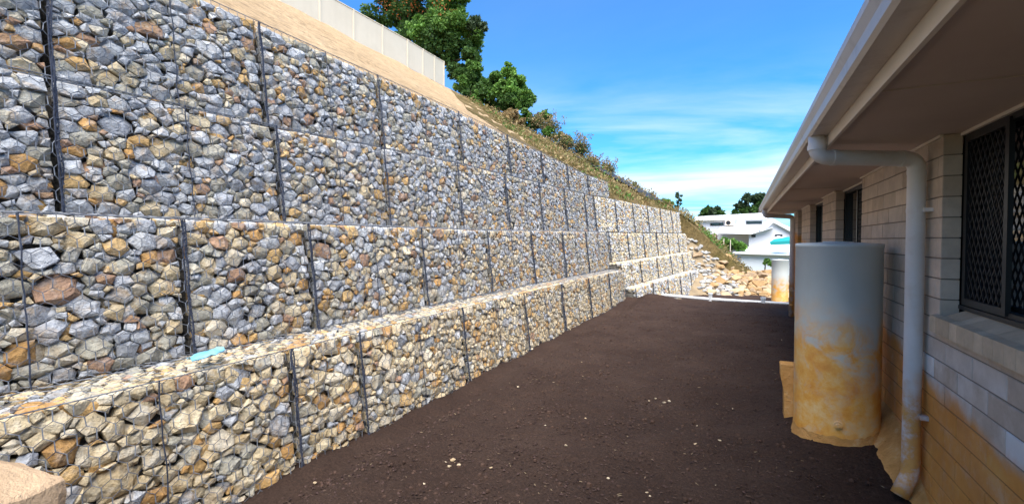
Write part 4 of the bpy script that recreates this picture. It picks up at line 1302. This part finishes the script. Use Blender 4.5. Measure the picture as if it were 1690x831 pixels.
grow('leafy_shrub', 925, 236, 27.6, [(918, 224, 10, 0, [(0.12, 0.15, 0.05), (0.16, 0.17, 0.06)]), (934, 232, 11, 0.2, [(0.12, 0.15, 0.05), (0.20, 0.18, 0.07)]), (905, 216, 8, 0, G_MID)], 'olive green low shrub among the dry ones on the skyline', 20, leaf=0.09, trunk_r=0.05, dens=1.1)
grow('grass_tussock', 846, 205, 25.5, [(846, 192, 13, 0, G_DRY[:2]), (856, 200, 10, 0.3, G_DRY[:2]), (838, 188, 8, 0, G_DRY[:2])], 'straw coloured tussock at the edge of the sand', 14, leaf=0.10, trunk_r=0.05, cat='grass')
grow('leafy_shrub', 868, 205, 27.5, [(866, 192, 12, 0, G_MID), (876, 203, 10, 0, G_DARK)], 'small green shrub just behind the straw tussock', 15, leaf=0.10, trunk_r=0.05)
grow('leafy_shrub', 900, 205, 29.5, [(900, 190, 9, 0, G_MID), (890, 196, 9, 0, G_GUM)], 'little blue green shrub standing up on the skyline', 16, leaf=0.10, trunk_r=0.05)
grow('leafy_shrub', 1098, 352, 29.0, [(1095, 338, 9, 0, G_LIGHT), (1104, 340, 8, 0.2, G_LIGHT), (1098, 332, 6, 0, G_LIGHT)], 'vivid green shrub just over the end of the far wall', 17, leaf=0.10, trunk_r=0.05, dens=1.4)
grow('sapling', 1120, 350, 31.0, [(1119, 322, 6, 0, G_GUM), (1122, 333, 6, 0, G_GUM), (1117, 340, 4, 0, G_GUM)], 'thin grey green sapling beside the vivid green shrub', 18, leaf=0.09, trunk_r=0.035, cat='tree', dens=0.5)

def dry_shrub(px, py, u, hpx, wpx, seed, label):
    rng = np.random.default_rng(seed)
    base = ray_pt(px, py, u); s = (ray_pt(px + 1, py, u) - base).length
    root = empty('dry_shrub', base); WLOC[root.name] = base.copy(); tag(root, label, 'shrub', 'dry twiggy shrubs along the skyline of the hillside')
    tw = MB(); lf = MB()
    for _ in range(26):
        a = rng.random() * 6.28; sp = rng.random() * wpx * s * 0.5; hh = hpx * s * (0.5 + 0.6 * rng.random())
        tip = base + Vector((math.cos(a) * sp, math.sin(a) * sp, hh)); mid = base.lerp(tip, 0.5) + Vector((rng.normal(), rng.normal(), rng.normal())) * 0.06
        tw.tube([base - Vector((0, 0, 0.25)), mid, tip], [0.013, 0.009, 0.004], 4)
        leaves(lf, mid.lerp(tip, 0.1), 0.32, 0.32, 0.36, 46, 0.065, G_DRY + G_GUM + G_MID[:1], rng, 0.1)
        leaves(lf, tip - Vector((0, 0, 0.1)), 0.2, 0.2, 0.24, 16, 0.055, G_DRY, rng, 0.1)
    tw.build('twigs', MAT_BARK, root); lf.build('crown', MAT_LEAF, root)
WHERE = ['just right of the bright green shrub', 'near the top of the skyline', 'half way along the upper skyline', 'tallest of the dry row', 'above the middle of the far slope', 'just left of the weed mat top', 'above the weed mat', 'lowest of the row by the vivid shrub']
for i, (px, py, hp, wp) in enumerate([(884, 212, 26, 40), (908, 224, 36, 44), (934, 244, 24, 50), (958, 264, 44, 34), (974, 278, 26, 46), (1003, 294, 32, 30), (1040, 316, 16, 34), (1072, 334, 18, 26)]):
    dry_shrub(px, py + 3, 28.4 - (0.9, 0, 1.6, 0.3, 1.2, 0, 0.4, 0)[i], hp, wp, 40 + i, f'dry brown twiggy shrub on the hillside skyline, {WHERE[i]}')

def ground_cover():
    """dry grass, creepers and low weeds over the hillside"""
    rng = np.random.default_rng(77); mb = MB()
    def bnd(v): return 13.3 + (31.2 - 13.3) * ((v - 4.9) / 15.6)
    n = 0
    while n < 6500:
        u = 11 + 34 * rng.random(); v = -3 + 24 * rng.random()
        if u < 27.2 and v < bend(ROWS[4 if u < 17.2 else 3]['v'], u) + 0.35: continue
        if u < bnd(min(max(v, 4.9), 20.5)) + 0.5 + 0.4 * noise.noise(Vector((v * 1.3, 0, 3))): continue
        if 24.5 < u < 29 and 4.0 < v < 8.8 and abs(v - (4.2 + 1.1 * (u - 24.6) * 0) ) < 5 and rng.random() < 0.7: continue
        z = hill_z(u, v)
        if z < -0.9 or (u < 27.7 and v < 2.8): continue
        n += 1
        green = noise.noise(Vector((u * 0.35, v * 0.35, 8))) + rng.normal() * 0.25
        pal = G_MID if green > 0.45 else ([(0.17, 0.15, 0.05), (0.22, 0.17, 0.06)] if green > 0.1 else G_DRY)
        h = 0.10 + 0.26 * rng.random() ** 2 + 0.55 * max(0.0, noise.noise(Vector((u * 0.8, v * 0.8, 31)))) * sm(20, 25, u) * rng.random()
        leaves(mb, P(u, v, z + h * 0.5), 0.28, 0.28, h, 9, 0.065, pal, rng, 0.1, droop=-0.6)
    o = mb.build('hill_weeds', MAT_LEAF, loc=Vector((0, 0, 0))); tag(o, 'dry grass and low weeds covering the hillside', 'weeds', kind='stuff')
ground_cover()

# green garden patch on the far slope with thin stakes
grow('garden_bush', 1205, 412, 44, [(1185, 405, 10, 0, G_LIGHT), (1205, 402, 12, 0, G_MID), (1222, 407, 9, 0, G_LIGHT), (1195, 398, 7, 1, G_MID)], 'low bright green garden bush below the white house', 61, leaf=0.2, trunk_r=0.05)
grow('garden_bush', 1215, 452, 29.5, [(1213, 440, 6, 0, G_MID), (1207, 446, 6, 0, G_LIGHT)], 'small green weed clump among the yellow rocks', 62, leaf=0.09, trunk_r=0.03)
grow('leafy_shrub', 1262, 440, 30.5, [(1265, 432, 6, 0, G_MID), (1272, 436, 5, 0, G_LIGHT)], 'small green clump at the right end of the rock bank', 63, leaf=0.09, trunk_r=0.03)

# far trees
grow('round_tree', 1174, 362, 95, [(1163, 352, 9, 0, G_DARK), (1178, 348, 11, 0, G_GUM), (1186, 352, 8, 0, G_DARK), (1170, 345, 7, 0, G_DARK)], 'small dark rounded tree left of the white house roof', 71, leaf=0.42, trunk_r=0.3, cat='tree')
grow('spreading_tree', 1238, 362, 100, [(1222, 340, 10, 0, G_GUM), (1236, 328, 11, 0, G_GUM), (1250, 326, 11, 0, G_GUM), (1262, 334, 11, 0, G_DARK), (1230, 348, 12, 0, G_DARK), (1250, 345, 12, 0, G_DARK), (1213, 350, 7, 0, G_DARK), (1272, 345, 12, 0, G_GUM)], 'large spreading gum tree behind the white house', 72, leaf=0.42, trunk_r=0.45, cat='tree')

# ------------------------------------------------------------------ white house and shed beyond the bank
def far_house():
    U = 62.0
    c = ray_pt(1220, 400, U); root = empty('white_house', Vector((c.x, U, -2.0))); WLOC[root.name] = Vector((c.x, U, -2.0))
    tag(root, 'white house with pale flat pitched roofs beyond the rock bank', 'house')
    def X(px, u=U): return ray_pt(px, 396, u).x
    def Z(py, u=U, px=1220): return ray_pt(px, py, u).z
    mb = MB(); mb.box(X(1150), X(1275), U, U + 8, -2.6, Z(361)); mb.build('upper_wall', MAT_WHITE, root)
    mb = MB()
    mb.prism([(X(1146), Z(363.5)), (X(1268), Z(361)), (X(1268), Z(352)), (X(1146), Z(356))], U - 0.6, U + 8.5); mb.build('upper_roof', MAT_WROOF, root)
    mb = MB(); mb.box(X(1236, U - 4), X(1312, U - 4), U - 4.0, U - 0.01, -2.6, Z(379, U - 4)); mb.build('lower_wall', MAT_WHITE, root)
    mb = MB()
    mb.add([(X(1180, U - 4.5), U - 4.8, Z(384.5, U - 4.8)), (X(1240, U - 4.5), U - 4.8, Z(386, U - 4.8)), (X(1275, U - 4.5), U - 4.8, Z(376.5, U - 4.8)), (X(1275, U), U - 0.02, Z(373, U)), (X(1190, U), U - 0.02, Z(373, U))],
           [(0, 1, 2, 3, 4)])
    mb.build('porch_roof', MAT_WROOF, root)
    mb = MB()
    mb.prism([(X(1252, U - 4), Z(379.5, U - 4)), (X(1276, U - 4), Z(362, U - 4)), (X(1316, U - 4), Z(385, U - 4)), (X(1316, U - 4), Z(389, U - 4)), (X(1276, U - 4), Z(368, U - 4)), (X(1258, U - 4), Z(382, U - 4))][::-1], U - 4.4, U + 1); mb.build('gable_roof', MAT_WROOF, root)
    mb = MB(); mb.add([(X(1256, U - 4), U - 3.98, Z(379.2, U - 4)), (X(1312, U - 4), U - 3.98, Z(379.2, U - 4)), (X(1312, U - 4), U - 3.98, Z(386, U - 4)), (X(1276, U - 4), U - 3.98, Z(364, U - 4))], [(0, 1, 3)]); mb.build('gable', MAT_WHITE, root)
    for (a, b, c_, d, dep) in ((1172, 1194, 367, 371.5, 0), (1231, 1257, 365, 370, 0), (1240, 1247, 387, 391, -4), (1279, 1291, 387, 392, -4)):
        mb = MB(); mb.box(X(a, U + dep), X(b, U + dep), U + dep - 0.08, U + dep + 0.05, Z(d, U + dep), Z(c_, U + dep)); w = mb.build('window', MAT_FRAME, root)
        pb_ = MB(); s = 0.06; pb_.box(X(a, U + dep) + s, X(b, U + dep) - s, U + dep - 0.10, U + dep - 0.081, Z(d, U + dep) + s, Z(c_, U + dep) - s); pb_.build('pane', MAT_GLASS, w)
    mb = MB(); mb.box(X(1197), X(1211), U - 0.7, U - 0.02, Z(372), Z(363)); ac = mb.build('air_conditioner', MAT_TRIM, root)
    fb = MB(); fb.tube([(X(1202), U - 0.72, Z(367.5)), (X(1202), U - 0.70, Z(367.5))], 0.26, 16); fb.build('fan_grille', MAT_FRAME, ac)
    # shed nearer
    V = 44.0
    r2 = empty('garage', Vector((X(1262, V), V, -1.6))); WLOC[r2.name] = Vector((X(1262, V), V, -1.6)); tag(r2, 'low garage with pale hipped roof in front of the white house', 'garage')
    mb = MB(); mb.box(X(1222, V), X(1330, V), V, V + 5, -2.6, Z(417, V)); mb.build('wall', MAT_GROOF, r2)
    mb = MB(); mb.add([(X(1209, V), V - 0.5, Z(416, V)), (X(1335, V), V - 0.5, Z(419, V)), (X(1335, V), V + 5.5, Z(399, V + 5.5)), (X(1292, V), V + 5.5, Z(389, V + 5.5)), (X(1260, V), V + 4.5, Z(400, V + 4.5)),
                       (X(1209, V), V - 0.5, Z(418, V)), (X(1335, V), V - 0.5, Z(421, V))], [(0, 1, 2, 3, 4), (5, 6, 1, 0)]); mb.build('roof', MAT_WROOF, r2)
    mb = MB(); mb.add([(X(1270, V - 1), V - 1, Z(399, V - 1)), (X(1315, V - 1), V - 1, Z(396, V - 1)), (X(1315, V), V, Z(389, V)), (X(1278, V), V, Z(394, V)), (X(1272, V - 1), V - 1, Z(404, V - 1)), (X(1315, V - 1), V - 1, Z(402, V - 1))], [(0, 1, 2, 3), (4, 5, 1, 0)])
    tag(mb.build('teal_awning', MAT_TEAL), 'teal tarpaulin awning standing over the garage roof', 'awning')
    W = 36.0
    mb = MB(); mb.box(X(1152, W + 6), X(1182, W + 6), W + 6, W + 8, Z(402, W + 6), Z(388, W + 6)); o = mb.build('garden_shed', MAT_SHED)
    tag(o, 'low dark red brown shed on the weedy spur', 'shed')
    for i, px in enumerate((1180, 1194, 1205)):
        mb = MB(); b = ray_pt(px, 410, 41); mb.tube([b - Vector((0, 0, 1.0)), b + Vector((0.02, 0, (1.6, 0.8, 0.7)[i]))], 0.03, 6)
        o = mb.build('garden_stake', MAT_TRIM); tag(o, ['tallest pale stake in the green garden below the shed', 'middle pale stake in the green garden', 'right hand pale stake in the green garden'][i], 'stake', 'stakes in the far garden')
far_house()
